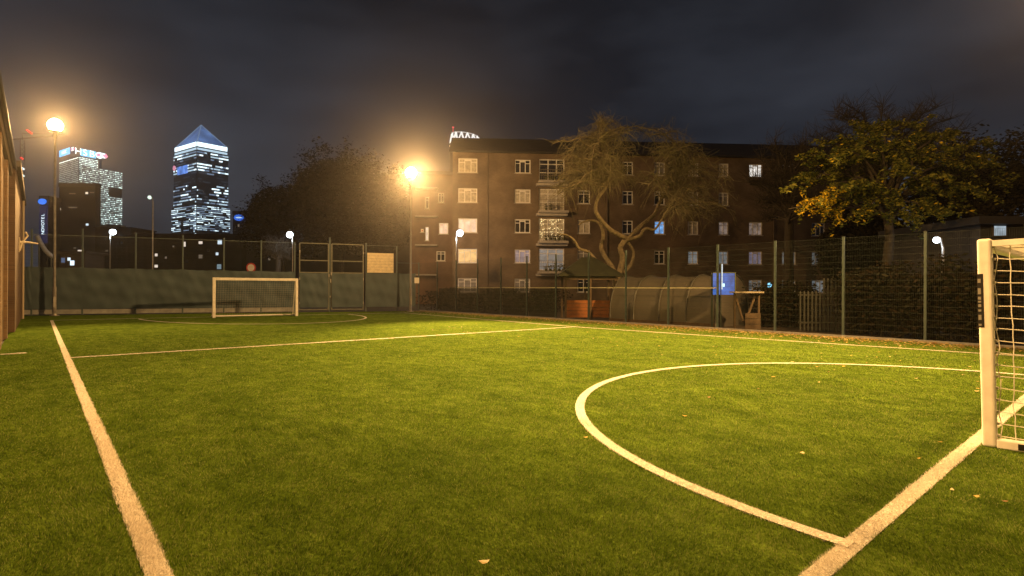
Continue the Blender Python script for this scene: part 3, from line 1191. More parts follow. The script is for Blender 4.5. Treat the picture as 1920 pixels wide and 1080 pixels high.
for s_, z_, w_, h_, st, pm in wins:
    window(ab, s_, z_, w_, h_, st, pm)
for k, (s_, z_, w_, h_, pm) in enumerate(doors):
    x0, x1, z0, z1 = s_ - w_ / 2 + 0.003, s_ + w_ / 2 - 0.003, z_ - h_ / 2 + 0.003, z_ + h_ / 2 - 0.003
    mb = MB()
    y = 0.1
    fw = 0.09
    xm = x0 + 0.80
    for xa in (x0, xm, x1 - fw, (xm + x1) / 2):
        mb.box(xa, y, z0, xa + fw, y + 0.08, z1)
    for za in (z0, z0 + 0.72, z1 - fw, z1 - 0.5):
        for xa, xb in ((x0 + fw, xm), (xm + fw, (xm + x1) / 2), ((xm + x1) / 2 + fw, x1 - fw)):
            mb.box(xa, y + 0.002, za, xb, y + 0.078, za + fw * 0.8)
    f = mb.build("balcony_door", win_white, ab)
    mb = MB()
    mb.quad((x0, y + 0.05, z0), (x1, y + 0.05, z0), (x1, y + 0.05, z1), (x0, y + 0.05, z1))
    mb.build("pane", pm, f)
    mb = MB()
    sz = z0 - 0.12
    mb.box(s_ - 1.28, -0.95, sz - 0.20, s_ + 1.42, -0.004, sz + 0.02)
    mb.box(s_ - 1.45, -0.55, sz - 0.42, s_ + 1.40, -0.004, sz - 0.204)
    bl = mb.build("balcony", slab_m, ab)
    mb = MB()
    for zz in (sz + 0.45, sz + 0.95):
        mb.bar((s_ - 1.25, -0.9, zz), (s_ + 1.38, -0.9, zz), 0.035)
    for q in range(14):
        xx = s_ - 1.25 + 2.63 * q / 13
        mb.bar((xx, -0.9, sz + 0.02), (xx, -0.9, sz + 0.95), 0.018)
    mb.build("railing", mat("railing_paint", (0.2, 0.17, 0.12), 0.5), bl)
    if k == 1:
        mb = MB()
        for q in range(60):
            xx, zz = s_ - 1.1 + 2.2 * rng.random(), sz + 0.3 + 1.8 * rng.random()
            mb.box(xx - 0.022, -0.02, zz - 0.022, xx + 0.022, 0.02, zz + 0.022)
        mb.build("fairy_lights", fairy, bl)
    pot_m = mat("plant_green", (0.07, 0.08, 0.03), 0.7)
    for q in range(5 if k in (0, 1, 3) else 2):
        mb = MB()
        xx = s_ - 0.6 + q * 0.4
        mb.lathe((xx, -0.7, sz + 0.02), [(0.10, 0), (0.14, 0.26), (0.0, 0.26)], 8)
        for _ in range(18):
            p_ = np.array([xx + rng.gauss(0, 0.1), -0.7 + rng.gauss(0, 0.08), sz + 0.34 + abs(rng.gauss(0, 0.14))])
            mb.obox(p_, ((0.05, 0, 0.02), (0, 0.03, 0.02), (0, 0.01, 0.012)))
        mb.build("potted_plant", pot_m, bl)

# stair wing to the left
wing_brick = brick_mat("wing_brick", (0.17, 0.095, 0.06), (0.14, 0.08, 0.05), (0.17, 0.13, 0.10), plane='Y')
WA = ground_at(772, 56.0)
wg = thing("stair_tower", "darker brick wing with walkway slabs left of the block of flats", "building", (WA[0], WA[1], 0), arz)
wl = 5.2
sc_ = 56 / FPX


def wz(v):
    return zrow(800, v, 56.0)


wr = [(((800 - 772) * sc_), wz(438), 0.35, 1.4, lit_white), (((831 - 772) * sc_), wz(428), 0.95, 1.15, lit_pink), (((791 - 772) * sc_), wz(432), 0.3, 0.35, emit("window_red", (1, 0.25, 0.12), 0.5)),
      (((826 - 772) * sc_), wz(370), 0.6, 1.0, G), (((826 - 772) * sc_), wz(480), 0.9, 1.0, G), (((800 - 772) * sc_), wz(380), 0.4, 1.2, G)]
mb = MB()
holed_wall(0, wl, 0, 13.2, [(s - w / 2, z - h / 2, s + w / 2, z + h / 2) for s, z, w, h, _ in wr], 0.2, mb)
mb.quad((0, 0, 0), (0, 0, 13.2), (0, 8, 13.2), (0, 8, 0))
mb.quad((wl, 8, 0), (wl, 8, 13.2), (wl, 0, 13.2), (wl, 0, 0))
mb.quad((0, 8, 0), (wl, 8, 0), (wl, 8, 13.2), (0, 8, 13.2))
mb.build("wall", wing_brick, wg)
mb = MB()
mb.box(-0.2, -0.25, 13.203, wl + 0.1, 8.2, 13.5)
mb.build("roof", roof_m, wg)
for s_, z_, w_, h_, pm in wr:
    window(wg, s_, z_, w_, h_, 2 if w_ > 0.5 else 1, pm)
for v in (407, 460, 515, 354):
    mb = MB()
    mb.box(0.4, -0.9, wz(v) - 0.1, 2.6, -0.004, wz(v) + 0.04)
    mb.build("walkway_slab", slab_m, wg)

# ------------------------------------------------------------------ towers
TW = {k: emit("office_light_" + k, c, s_) for k, c, s_ in (
    ("bright", (0.74, 0.92, 1.0), 2.0), ("mid", (0.62, 0.84, 1.0), 0.9), ("dim", (0.45, 0.64, 0.95), 0.36), ("faint", (0.30, 0.42, 0.62), 0.10))}
TWL = [dark_body, TW["faint"], TW["dim"], TW["mid"], TW["bright"]]


def tower_windows(mb, a, c, z0, z1, nrow, ncol, fn, off):
    """quads proud of the face a->c (2-D points); fn(row,col) -> material index or None"""
    a, c = np.array(a, float), np.array(c, float)
    d = (c - a) / np.linalg.norm(c - a)
    n = np.array([d[1], -d[0]]) * off
    L = np.linalg.norm(c - a)
    for r_ in range(nrow):
        for q in range(ncol):
            mi = fn(r_, q)
            if not mi:
                continue
            x0, x1 = L * (q + 0.06) / ncol, L * (q + 0.94) / ncol
            za, zb = z0 + (z1 - z0) * (r_ + 0.30) / nrow, z0 + (z1 - z0) * (r_ + 0.78) / nrow
            p, s2 = a + d * x0 + n, a + d * x1 + n
            mb.quad((*p, za), (*s2, za), (*s2, zb), (*p, zb), mi)


def prism(poly, z0, z1, mb=None, mi=0):
    mb = mb or MB()
    n = len(poly)
    mb.add([(*p, z0) for p in poly] + [(*p, z1) for p in poly], [(i, (i + 1) % n, n + (i + 1) % n, n + i) for i in range(n)] + [tuple(range(n))[::-1], tuple(range(n, 2 * n))], mi)
    return mb


def tz(v, u, D):
    return zrow(u, v, D)


# pyramid tower: near corner at px 368
D1 = 700.0
tk = ground_at(368, D1)[:2]
tl = ground_at(325, D1 + 34)[:2]
tr = ground_at(427, D1 + 30)[:2]
tb = tl + tr - tk
pt = thing("pyramid_tower", "lit office tower with a glowing blue pyramid roof", "tower", (*tk, 0))
org = np.array([*tk, 0.0])
zt = tz(281, 368, D1)
zc = tz(264, 368, D1)
ctr = (tk + tb) / 2


def shrink(k):
    return [ctr + (p - ctr) * k for p in (tl, tk, tr, tb)]


prism(shrink(1.0), -0.5, zt).build("body", dark_body, pt, org=org)
prism(shrink(0.95), zt, zc).build("crown_storey", dark_body, pt, org=org)
mb = MB()
bs = shrink(0.93)
zp = tz(243, 377, D1 + 32)
mb.add([(*p, zc + 0.2) for p in bs] + [(*ctr, zp + 6)], [(0, 1, 4), (1, 2, 4), (2, 3, 4), (3, 0, 4)])
py = mb.build("pyramid_roof", emit("pyramid_blue", (0.16, 0.30, 0.68), 0.5, var=0.45, vscale=0.05), pt, org=org)
mb = MB()
for p in bs:
    mb.bar((*p, zc), (*ctr, zp + 6), 1.0)
mb.build("ridge", TW["dim"], py, org=org)
mb = MB()
for sg_, (a, c) in enumerate(((0, 1), (1, 2))):
    q_ = shrink(0.957)
    a2, c2 = q_[a], q_[c]
    d = (c2 - a2) / np.linalg.norm(c2 - a2)
    n = np.array([d[1], -d[0]]) * 0.6
    mb.quad((*(a2 + n), zt + 5.2), (*(c2 + n), zt + 5.2), (*(c2 + n), zc - 0.6), (*(a2 + n), zc - 0.6), 4)
    mb.quad((*(a2 + n), zt + 0.8), (*(c2 + n), zt + 0.8), (*(c2 + n), zt + 3.6), (*(a2 + n), zt + 3.6), 3)
mb.build("crown_lights", TWL, pt, org=org)
NR = 40
g_ = random.Random(4)


def band(r_):
    """row from the top: how much of it is lit"""
    k = (NR - 1 - r_) / NR
    for a, c, p in ((0, .045, .85), (.045, .10, .12), (.10, .175, .85), (.175, .27, .05), (.27, .30, .55), (.30, .40, .50), (.40, .435, .88), (.435, .51, .04), (.51, .60, .78), (.60, .72, .85), (.72, .92, .8), (.92, 1.1, .4)):
        if a <= k < c:
            return p
    return 0.2


_run = {"left": 0, "mi": None}


def office(r_, q):
    """runs of lit or dark bays along a storey"""
    if q == 0 or _run["left"] <= 0:
        p = band(r_)
        _run["left"] = g_.choice((1, 1, 2, 2, 3, 4, 6))
        if g_.random() > p * 0.92:
            _run["mi"] = 1 if g_.random() < 0.3 else None
        else:
            x = g_.random()
            _run["mi"] = 4 if x < 0.30 else 3 if x < 0.70 else 2
    _run["left"] -= 1
    return _run["mi"]


for nm, (a, c), ncol in (("window", (tl, tk), 18), ("window", (tk, tr), 26)):
    mb = MB()
    tower_windows(mb, a, c, zt - 150, zt - 0.5, NR, ncol, office, 0.5)
    o = mb.build("lit_windows", TWL, pt, org=org)
    o["kind"] = 'stuff'
# broader lower storeys
mb = MB()
prism([tl + (tl - ctr) * 0.07 * 1.0, tk + (tk - ctr) * 0.02, tr + (tr - ctr) * 0.07, tb], -0.5, tz(383, 368, D1), mb)
mb.build("lower_body", dark_body, pt, org=org)
mb = MB()
l2, k2_, r2_ = tl + (tl - ctr) * 0.07, tk + (tk - ctr) * 0.02, tr + (tr - ctr) * 0.07
tower_windows(mb, l2, k2_, tz(432, 368, D1), tz(384, 368, D1), 14, 18, lambda r_, q: office(3 + r_, q) if not (6 < q < 9 and r_ < 8) else None, 0.5)
tower_windows(mb, k2_, r2_, tz(432, 368, D1), tz(384, 368, D1), 14, 26, lambda r_, q: office(3 + r_, q), 0.5)
mb.build("lit_windows", TWL, pt, org=org)["kind"] = 'stuff'

# blue and pink sign standing off the left face of the pyramid tower
dv_ = tk - tl
d1 = dv_ / np.linalg.norm(dv_)
n_ = np.array([d1[1], -d1[0]])
zsa, zsb = tz(327, 337, D1 + 20), tz(312, 337, D1 + 20)
mb = MB()
p0, p1 = tl + dv_ * 0.22 + n_ * 1.6, tl + dv_ * 0.66 + n_ * 1.6
mb.obox(((p0[0] + p1[0]) / 2, (p0[1] + p1[1]) / 2, (zsa + zsb) / 2), (np.array([*(p1 - p0) / 2, 0]), np.array([*n_ * 0.4, 0]), (0, 0, (zsb - zsa) / 2)))
mb.build("sign_panel", emit("sign_blue", (0.15, 0.33, 0.95), 0.8, var=0.5, vscale=0.15), pt, org=org)
mb = MB()
p2 = tl + dv_ * 0.06 + n_ * 1.6
c3 = np.array([*p2, tz(315, 325, D1 + 30)])
ring_ = [c3 + 3.4 * (math.cos(a) * np.array([*d1, 0]) + math.sin(a) * np.array([0, 0, 1])) for a in [k * math.pi / 6 for k in range(12)]]
bk_ = np.array([*n_, 0]) * 0.8
mb.add(ring_ + [q - bk_ for q in ring_], [tuple(range(12)), tuple(range(23, 11, -1))] + [(k, (k + 1) % 12, 12 + (k + 1) % 12, 12 + k) for k in range(12)])
mb.build("sign_emblem", emit("sign_pink", (0.95, 0.35, 0.5), 0.8), pt, org=org)

# sign tower (rounded block)
D2 = 620.0
hk = ground_at(147, D2)[:2]
hL = ground_at(111, D2 + 30)[:2]
hR = ground_at(228, D2 + 42)[:2]
hb = hL + hR - hk
ht = thing("sign_tower", "pale lit office tower with blue lettering and red emblem on its roof", "tower", (*hk, 0))
org = np.array([*hk, 0.0])
zt2 = tz(292, 147, D2)
prism([hL, hk, hR, hb], -0.5, tz(309, 147, D2)).build("body", dark_body, ht, org=org)
mid_ = hk + (hR - hk) * 0.42
mb = MB()
prism([hL, hk, mid_, mid_ + (hL - hk)], tz(309, 147, D2), zt2, mb)
mb.build("upper_body", dark_body, ht, org=org)
TW2 = [dark_body] + [emit("tower_glow_" + k, c, s_) for k, c, s_ in (("faint", (0.5, 0.6, 0.58), 0.22), ("dim", (0.6, 0.75, 0.72), 0.5), ("mid", (0.72, 0.9, 0.86), 1.0), ("bright", (0.8, 1.0, 0.96), 1.8))]
mb = MB()
tower_windows(mb, hL, hk, tz(430, 147, D2), zt2 - 1, 38, 16, lambda r_, q: (4 if r_ == 37 else 2 if g_.random() < 0.75 else 1), 0.5)
tower_windows(mb, hk, mid_, tz(309, 147, D2), zt2 - 1, 5, 14, lambda r_, q: (4 if g_.random() < 0.6 else 3), 0.5)
tower_windows(mb, hk, hR, tz(430, 147, D2), tz(309, 147, D2), 33, 34,
              lambda r_, q: (None if (19 <= r_ <= 23 and q > 22) else (4 if g_.random() < 0.22 else 3 if g_.random() < 0.55 else 2) if g_.random() < 0.82 - 0.014 * max(0, 14 - r_) else 1), 0.5)
mb.build("lit_windows", TW2, ht, org=org)["kind"] = 'stuff'
cyan = emit("sign_cyan", (0.12, 0.55, 0.95), 1.3)
red_s = emit("sign_red", (1.0, 0.25, 0.42), 1.3)
lett = emit("sign_letter_white", (0.75, 0.95, 1.0), 2.2)


def face_matrix(p, d, z):
    d = np.array([*d, 0.0])
    n = np.array([d[1], -d[0], 0.0])
    return Matrix(((d[0], 0, n[0], p[0] - org[0]), (d[1], 0, n[1], p[1] - org[1]), (d[2], 1, n[2], z), (0, 0, 0, 1)))


dR = (hR - hk) / np.linalg.norm(hR - hk)
dL = (hk - hL) / np.linalg.norm(hk - hL)
LR, LL = np.linalg.norm(hR - hk), np.linalg.norm(hk - hL)


def sign_panel(p, d, L0, L1, z0, z1, m, name):
    n = np.array([d[1], -d[0]])
    mb = MB()
    a, c = p + d * L0, p + d * L1
    mb.add([(*(a + n * 0.7), z0), (*(c + n * 0.7), z0), (*(c + n * 0.7), z1), (*(a + n * 0.7), z1), (*a, z0), (*c, z0), (*c, z1), (*a, z1)],
           [(0, 1, 2, 3), (5, 4, 7, 6), (4, 0, 3, 7), (1, 5, 6, 2), (3, 2, 6, 7), (4, 5, 1, 0)])
    return mb.build(name, m, ht, org=org)


zs0, zs1 = tz(292, 160, D2) + 0.4, tz(278, 160, D2)
sp_ = sign_panel(hk, dR, LR * 0.03, LR * 0.37, zs0, zs1, cyan, "sign_panel")
nR = np.array([dR[1], -dR[0]])
text_letters("HSBC", (zs1 - zs0) * 1.25, lett, ht, face_matrix(hk + dR * LR * 0.20 + nR * 0.9, dR, (zs0 + zs1) / 2), 0.05)


def emblem(p, d, z, sz, name):
    n = np.array([d[1], -d[0]])
    d3, n3, u3 = np.array([*d, 0]), np.array([*n, 0]), np.array([0, 0, 1.0])
    c = np.array([*p, z])
    mb = MB()
    for sx_ in (-1, 1):
        mb.add([c + n3 * 0.8, c + n3 * 0.8 + d3 * sx_ * sz + u3 * sz * 0.6, c + n3 * 0.8 + d3 * sx_ * sz * 1.5, c + n3 * 0.8 + d3 * sx_ * sz - u3 * sz * 0.6], [(0, 1, 2, 3)])
        mb.add([c + n3 * 0.85, c + n3 * 0.85 + d3 * sz * 0.95 + u3 * sx_ * sz * 0.6, c + n3 * 0.85 - d3 * sz * 0.95 + u3 * sx_ * sz * 0.6], [(0, 1, 2)], 1)
    return mb.build(name, [red_s, lett], ht, org=org)


emblem(hk + dR * LR * 0.50, dR, tz(289, 182, D2 + 15), 4.6, "sign_emblem")
sign_panel(hL, dL, LL * 0.0, LL * 0.55, tz(293, 118, D2 + 25), tz(281, 118, D2 + 25), cyan, "sign_panel")
nL = np.array([dL[1], -dL[0]])
text_letters("HSBC", (zs1 - zs0) * 0.62, lett, ht, face_matrix(hL + dL * LL * 0.28 + nL * 0.9, dL, tz(287, 118, D2 + 25)), 0.05)
emblem(hL + dL * LL * 0.72, dL, tz(285, 128, D2 + 22), 3.4, "sign_emblem")
sf = MB()
for k in range(6):
    p = hk + dR * LR * (0.05 + 0.09 * k) - nR * 0.5
    sf.bar((*p, tz(309, 147, D2)), (*p, zs1), 0.6)
sf.build("sign_frame", dark_body, ht, org=org)

# dark silhouette blocks
spot_w = emit("lone_window_light", (1.0, 0.85, 0.7), 0.9)
spot_c = emit("lone_window_light_cool", (0.75, 0.9, 1.0), 1.0)


def dark_block(name, label, u0, u1, vtop, D, depth, lights, m=dark_body, cat="building", par=True):
    a, c = ground_at(u0, D)[:2], ground_at(u1, D)[:2]
    d = (c - a) / np.linalg.norm(c - a)
    n = np.array([d[1], -d[0]])
    t_ = thing(name, label, cat, (*a, 0), math.atan2(d[1], d[0]))
    L = float(np.linalg.norm(c - a))
    H = tz(vtop, (u0 + u1) / 2, D)
    mb = MB()
    mb.box(0, 0, -0.02, L, depth, H)
    mb.build("wall", m, t_)
    mb = MB()
    mb.box(-0.3, -0.3, H + 0.003, L + 0.3, depth + 0.3, H + (0.02 * D if D > 150 else 0.3) * 0.3 + 0.2)
    mb.build("roof", m, t_)
    for (u, v, wpx, hpx, mm) in lights:
        x = (u - u0) / (u1 - u0) * L
        z = tz(v, u, D)
        w, h = wpx * D / FPX, hpx * D / FPX
        f = MB()
        f.box(x - w * 0.6, -0.06, z - h * 0.6, x + w * 0.6, -0.004, z + h * 0.6)
        fo = f.build("window", dark_brick, t_)
        f = MB()
        f.quad((x - w / 2, -0.066, z - h / 2), (x + w / 2, -0.066, z - h / 2), (x + w / 2, -0.066, z + h / 2), (x - w / 2, -0.066, z + h / 2))
        f.build("pane", mm, fo)
    return t_


spot_dim = emit("lone_window_dim", (0.9, 0.7, 0.5), 0.16)
dark_block("office_block", "dark slab block in front of the tower with blue rooftop lettering", 110, 178, 350, 380, 5,
           [(162, 362, 5, 4, spot_w), (111, 392, 5, 4, spot_w), (136, 389, 16, 2, spot_dim), (135, 363, 12, 2, spot_dim), (172, 361, 8, 2, spot_dim), (163, 421, 5, 4, spot_c), (150, 470, 9, 3, spot_w), (140, 465, 5, 2, spot_dim)])
dark_block("office_block", "low dark block below the tower with blue rooftop lettering", 181, 226, 428, 500, 6,
           [(186, 436, 5, 3, spot_w), (188, 450, 4, 3, spot_dim), (180 + 10, 422, 5, 2, spot_dim)])
dark_block("housing_block", "low dark housing with a few lit windows below the pyramid tower", 240, 452, 441, 110, 12,
           [(293, 478, 5, 5, spot_w), (311, 483, 4, 4, spot_dim), (293, 499, 6, 5, spot_w), (346, 458, 4, 9, spot_w), (376, 455, 7, 5, spot_w), (412, 454, 8, 8, spot_c), (376, 481, 7, 7, spot_dim),
            (407, 476, 5, 5, spot_c), (411, 500, 8, 9, emit("window_pale_blue", (0.5, 0.7, 0.8), 0.35)), (325, 434 + 28, 3, 3, spot_dim), (390, 470, 4, 4, G), (350, 490, 4, 6, G)], dark_brick)
dark_block("housing_block", "long dark low housing behind the gate under the dark trees", 462, 790, 447, 105, 10,
           [(523, 470, 3, 3, spot_dim), (505, 486, 4, 4, spot_dim), (590, 478, 4, 5, G), (650, 470, 4, 5, G)], dark_brick)
dark_block("housing_block", "dark low terrace left of the thin greenish street lamp", 178, 246, 428, 150, 10, [(200, 470, 4, 3, spot_dim), (228, 455, 4, 4, G)], dark_brick)
bs_t = dark_block("office_block", "slim dark block with a small blue oval sign right of the pyramid tower", 436, 462, 402, 420, 14, [(447, 423, 3, 5, spot_dim)])


def px_disc(parent, name, u, v, D, ru, rv, m, thick=0.5):
    """an oval sign box facing back along the view at its own distance"""
    o3 = np.array(parent.location)
    c = at(u, v, D)
    mb = MB()
    n = 20
    ring = lambda off: [c + RGT * (ru * D / FPX * math.cos(a)) + np.array([0, 0, 1]) * (rv * D / FPX * math.sin(a)) - _f * off for a in [2 * math.pi * k / n for k in range(n)]]
    mb.add(ring(thick) + ring(0), [tuple(range(n)), tuple(range(2 * n - 1, n - 1, -1))] + [(k, (k + 1) % n, n + (k + 1) % n, n + k) for k in range(n)])
    o = mb.build(name, m, None, org=o3)
    rz = parent.rotation_euler[2]
    o.data.transform(Matrix.Rotation(-rz, 4, 'Z'))
    o.parent = parent
    return o


blue_sg = emit("blue_oval_sign", (0.03, 0.15, 0.75), 0.9)
px_disc(bs_t, "oval_sign", 448, 408, 419, 9, 6, blue_sg)
px_disc(bs_t, "oval_sign_stripe", 448, 408, 418.2, 6, 1.2, TW["mid"])
# blue sign tower with vertical letters
nv = dark_block("hotel_tower", "narrow dark tower with a vertical blue sign and white letters", 74, 90, 374, 300, 8, [])
px_disc(nv, "round_sign", 80, 378, 298.8, 7.5, 5.5, emit("round_sign_blue", (0.03, 0.2, 0.9), 1.1))
blue_strip = emit("blue_sign_strip", (0.01, 0.035, 0.16), 0.3)
L_ = 16 * 300 / FPX
mb = MB()
mb.box(0.2, -0.6, tz(456, 80, 300), L_ - 0.2, -0.02, tz(386, 80, 300))
sb2 = mb.build("sign_strip", blue_strip, nv)
# seven white vertical letters along the strip, read from the bottom up
text_letters("NOVOTEL", 2.3, emit("hotel_letters", (0.75, 0.92, 1.0), 1.5), nv,
          Matrix(((0, -1, 0, L_ / 2), (0, 0, -1, -0.68), (1, 0, 0, (tz(390, 80, 300) + tz(450, 80, 300)) / 2), (0, 0, 0, 1))), 0.02)

# far tower with lit crown behind the flats
D6 = 360.0
ct = thing("crown_tower", "distant tower with a white lit triangular crown above the flats roof", "tower", ground_at(871, D6 + 12))
HB = tz(262, 871, D6)
mb = MB()
mb.lathe((0, 0, 0), [(0, -0.02), (10.4, -0.02), (10.4, HB), (0, HB)], 28)
mb.build("body", dark_body, ct)
mb = MB()
wh = emit("crown_white", (0.95, 0.95, 0.92), 1.0)
RC = 10.0
for k in range(14):
    a0, a1, am = [2 * math.pi * (k + q) / 14 for q in (0.08, 0.92, 0.5)]
    # crown falls from its left to its right side
    fall = lambda a: 5.2 - 1.1 * (math.cos(a + 0.71) + 0.0)
    zb = HB + 0.6
    pA = (RC * math.cos(a0), RC * math.sin(a0), zb)
    pB = (RC * math.cos(a1), RC * math.sin(a1), zb)
    pT = (RC * 0.9 * math.cos(am), RC * 0.9 * math.sin(am), zb + fall(am))
    for p, q in ((pA, pT), (pB, pT), (pA, pB)):
        mb.bar(p, q, 0.85)
mb.build("crown_frame", wh, ct)
mb = MB()
ring = [(RC * 0.9 * math.cos(a), RC * 0.9 * math.sin(a), HB + 0.6 + 5.2 - 1.1 * math.cos(a + 0.71)) for a in [2 * math.pi * k / 28 for k in range(29)]]
mb.tube(ring, 0.32, 6, False)
mb.build("crown_ring", emit("crown_ring_pale", (0.8, 0.75, 0.72), 0.6), ct)
mb = MB()
c_ = at(849.5, 239, D6 + 10) - np.array(ct.location)
mb.lathe(c_, [(0, -0.7), (0.6, -0.3), (0.7, 0.2), (0.4, 0.6), (0, 0.7)], 8)
mb.bar(c_ + np.array([0, 0, -9]), c_ + np.array([0, 0, -0.5]), 0.25)
mb.build("warning_light", emit("aviation_red", (1.0, 0.12, 0.15), 0.9), ct)
mb = MB()
for k in range(28):
    if k % 3:
        continue
    a = 2 * math.pi * k / 28
    mb.obox((10.45 * math.cos(a), 10.45 * math.sin(a), HB - 1.6), ((-1.0 * math.sin(a), 1.0 * math.cos(a), 0), (0.06 * math.cos(a), 0.06 * math.sin(a), 0), (0, 0, 0.4)))
mb.build("lit_windows", emit("crown_windows", (1.0, 0.85, 0.65), 0.6), ct)["kind"] = 'stuff'

# tower crane with warning lamps
D7 = 330.0
cb_ = ground_at(41, D7)
tcn = thing("tower_crane", "dark tower crane with red warning lamps far behind the brick hall", "crane", cb_)
mb = MB()
zc7 = tz(262, 41, D7)
for dx, dy in ((-1, -1), (1, -1), (1, 1), (-1, 1)):
    mb.bar((dx, dy, 0), (dx, dy, zc7), 0.25)
for k in range(int(zc7 / 2.5)):
    z = k * 2.5
    mb.bar((-1, -1, z), (1, -1, z + 2.5), 0.14)
    mb.bar((1, -1, z), (1, 1, z + 2.5), 0.14)
    mb.bar((1, 1, z), (-1, 1, z + 2.5), 0.14)
    mb.bar((-1, 1, z), (-1, -1, z + 2.5), 0.14)
mb.build("mast", dark_body, tcn)
jt = at(57, 249, D7) - cb_
mb = MB()
base_j = np.array([0, 0, zc7])
dj = np.array([jt[0], jt[1], 0]) / np.linalg.norm(jt[:2])
for off in (-0.7, 0.7):
    sdv = np.array([-dj[1], dj[0], 0]) * off
    mb.bar(base_j + sdv - dj * 8, base_j + sdv + dj * 26 + np.array([0, 0, 3]), 0.22)
mb.bar(base_j + np.array([0, 0, 4]), base_j + dj * 26 + np.array([0, 0, 3]), 0.18)
mb.bar(base_j, base_j + np.array([0, 0, 4]), 0.3)
mb.build("jib", dark_body, tcn)
redl = emit("crane_red", (1.0, 0.06, 0.05), 1.1)
whl = emit("crane_white", (0.8, 0.95, 1.0), 1.2)
for (u, v, m_, l_) in ((55, 247, redl, (1.5, -1.1)), (41, 297, redl, (0.6, -0.5)), (42.5, 316, whl, (0.7, -0.5)), (42.5, 329, whl, (0.7, -0.5))):
    p = at(u, v, D7 - 2.5) - cb_
    mb = MB()
    e_ = RGT * l_[0] + np.array([0, 0, l_[1]])
    mb.bar(p - e_, p + e_, 0.9)
    mb.build("warning_lamp", m_, tcn)


# ------------------------------------------------------------------ white street lamps
white_bowl = emit("white_lantern", (0.85, 0.95, 1.0), 9.0, sample=True)
green_bowl = emit("greenish_lantern", (0.75, 0.95, 0.8), 1.3)


def street_lamp(u, v, D, label, m, watts, arm=0.7, side=1, sz=1.0):
    g0 = ground_at(u, D)
    H = zrow(u, v, D)
    t_ = thing("street_lamp", label, "street lamp", g0 - RGT * arm * side * np.array([1, 1, 0]), 0, "white street lamps beyond the fences")
    ax = RGT * side
    mb = MB()
    mb.tube([(0, 0, 0), (0, 0, 1.2), (0, 0, H - 0.3), np.array([ax[0] * arm * 0.4, ax[1] * arm * 0.4, H + 0.08]), np.array([ax[0] * arm * 0.75, ax[1] * arm * 0.75, H + 0.12])],
            [0.08, 0.07, 0.05, 0.04, 0.035], 8)
    mb.build("pole", galv, t_, True)
    c = np.array([ax[0] * arm, ax[1] * arm, H])
    mb = MB()
    mb.lathe(c, [(0, 0.30 * sz), (0.10 * sz, 0.28 * sz), (0.15 * sz, 0.19 * sz), (0, 0.19 * sz)], 14)
    h_ = mb.build("lantern", cast_m, t_, True)
    mb = MB()
    mb.lathe(c, [(0.22 * sz * math.sin(math.pi * k / 10), 0.22 * sz * math.cos(math.pi * k / 10)) for k in range(1, 10)], 16)
    mb.build("globe", m, h_, True)
    if watts:
        ld = bpy.data.lights.new("street_light", 'POINT')
        ld.energy = watts
        ld.color = (0.8, 0.9, 1.0)
        ld.shadow_soft_size = 0.15
        lo = bpy.data.objects.new("street_light", ld)
        COL.objects.link(lo)
        lo.parent = t_
        lo.location = [float(x) for x in c - np.array([0, 0, 0.30 * sz + 0.17])]
    return t_


street_lamp(211, 435, 62, "white glowing street lamp above the left part of the far fence", white_bowl, 150, 0.3, 1, 1.5)
street_lamp(543, 440, 58, "white glowing street lamp left of the double gate", white_bowl, 200, 0.3, -1, 1.5)
street_lamp(862, 437, 44, "white glowing street lamp in front of the flats", white_bowl, 150, 0.3, 1, 1.2)
street_lamp(1756, 450, 21, "white glowing lamp among the dark trees above the near goal", white_bowl, 12, 0.25, -1, 0.55)
street_lamp(280, 370, 52, "tall thin street lamp with a dim greenish lantern under the pyramid tower", green_bowl, 0, 0.3, -1, 0.8)


# ------------------------------------------------------------------ trees
def leaf_cloud(C, size, mats, pick, g, name, parent, org, flat=0.35):
    """diamond leaves at centres C (n,3)"""
    n = len(C)
    d1 = g.normal(0, 1, (n, 3))
    d1[:, 2] = d1[:, 2] * flat - 0.25
    d1 /= np.linalg.norm(d1, axis=1)[:, None]
    d2 = np.cross(d1, g.normal(0, 1, (n, 3)))
    d2 /= np.linalg.norm(d2, axis=1)[:, None]
    s = size * (0.6 + 0.8 * g.random(n))[:, None]
    V = np.stack([C - d1 * s, C + d2 * s * 0.42, C + d1 * s, C - d2 * s * 0.42], 1)
    V[:, 1, 2] += 0.1 * s[:, 0]
    V = V.reshape(-1, 3) - np.array(org)
    F = np.arange(n * 4).reshape(-1, 4)
    o = numpy_mesh(name, V, F, mats, pick, parent)
    o["kind"] = 'stuff'
    return o


def bez(p, q, lift, n, g, wob=0.0):
    p, q = np.array(p, float), np.array(q, float)
    out = []
    for i in range(n + 1):
        a = i / n
        x = p * (1 - a) + q * a
        x[2] += lift * math.sin(math.pi * a) * 1.0
        if 0 < i < n:
            x = x + g.normal(0, wob, 3)
        out.append(x)
    return out


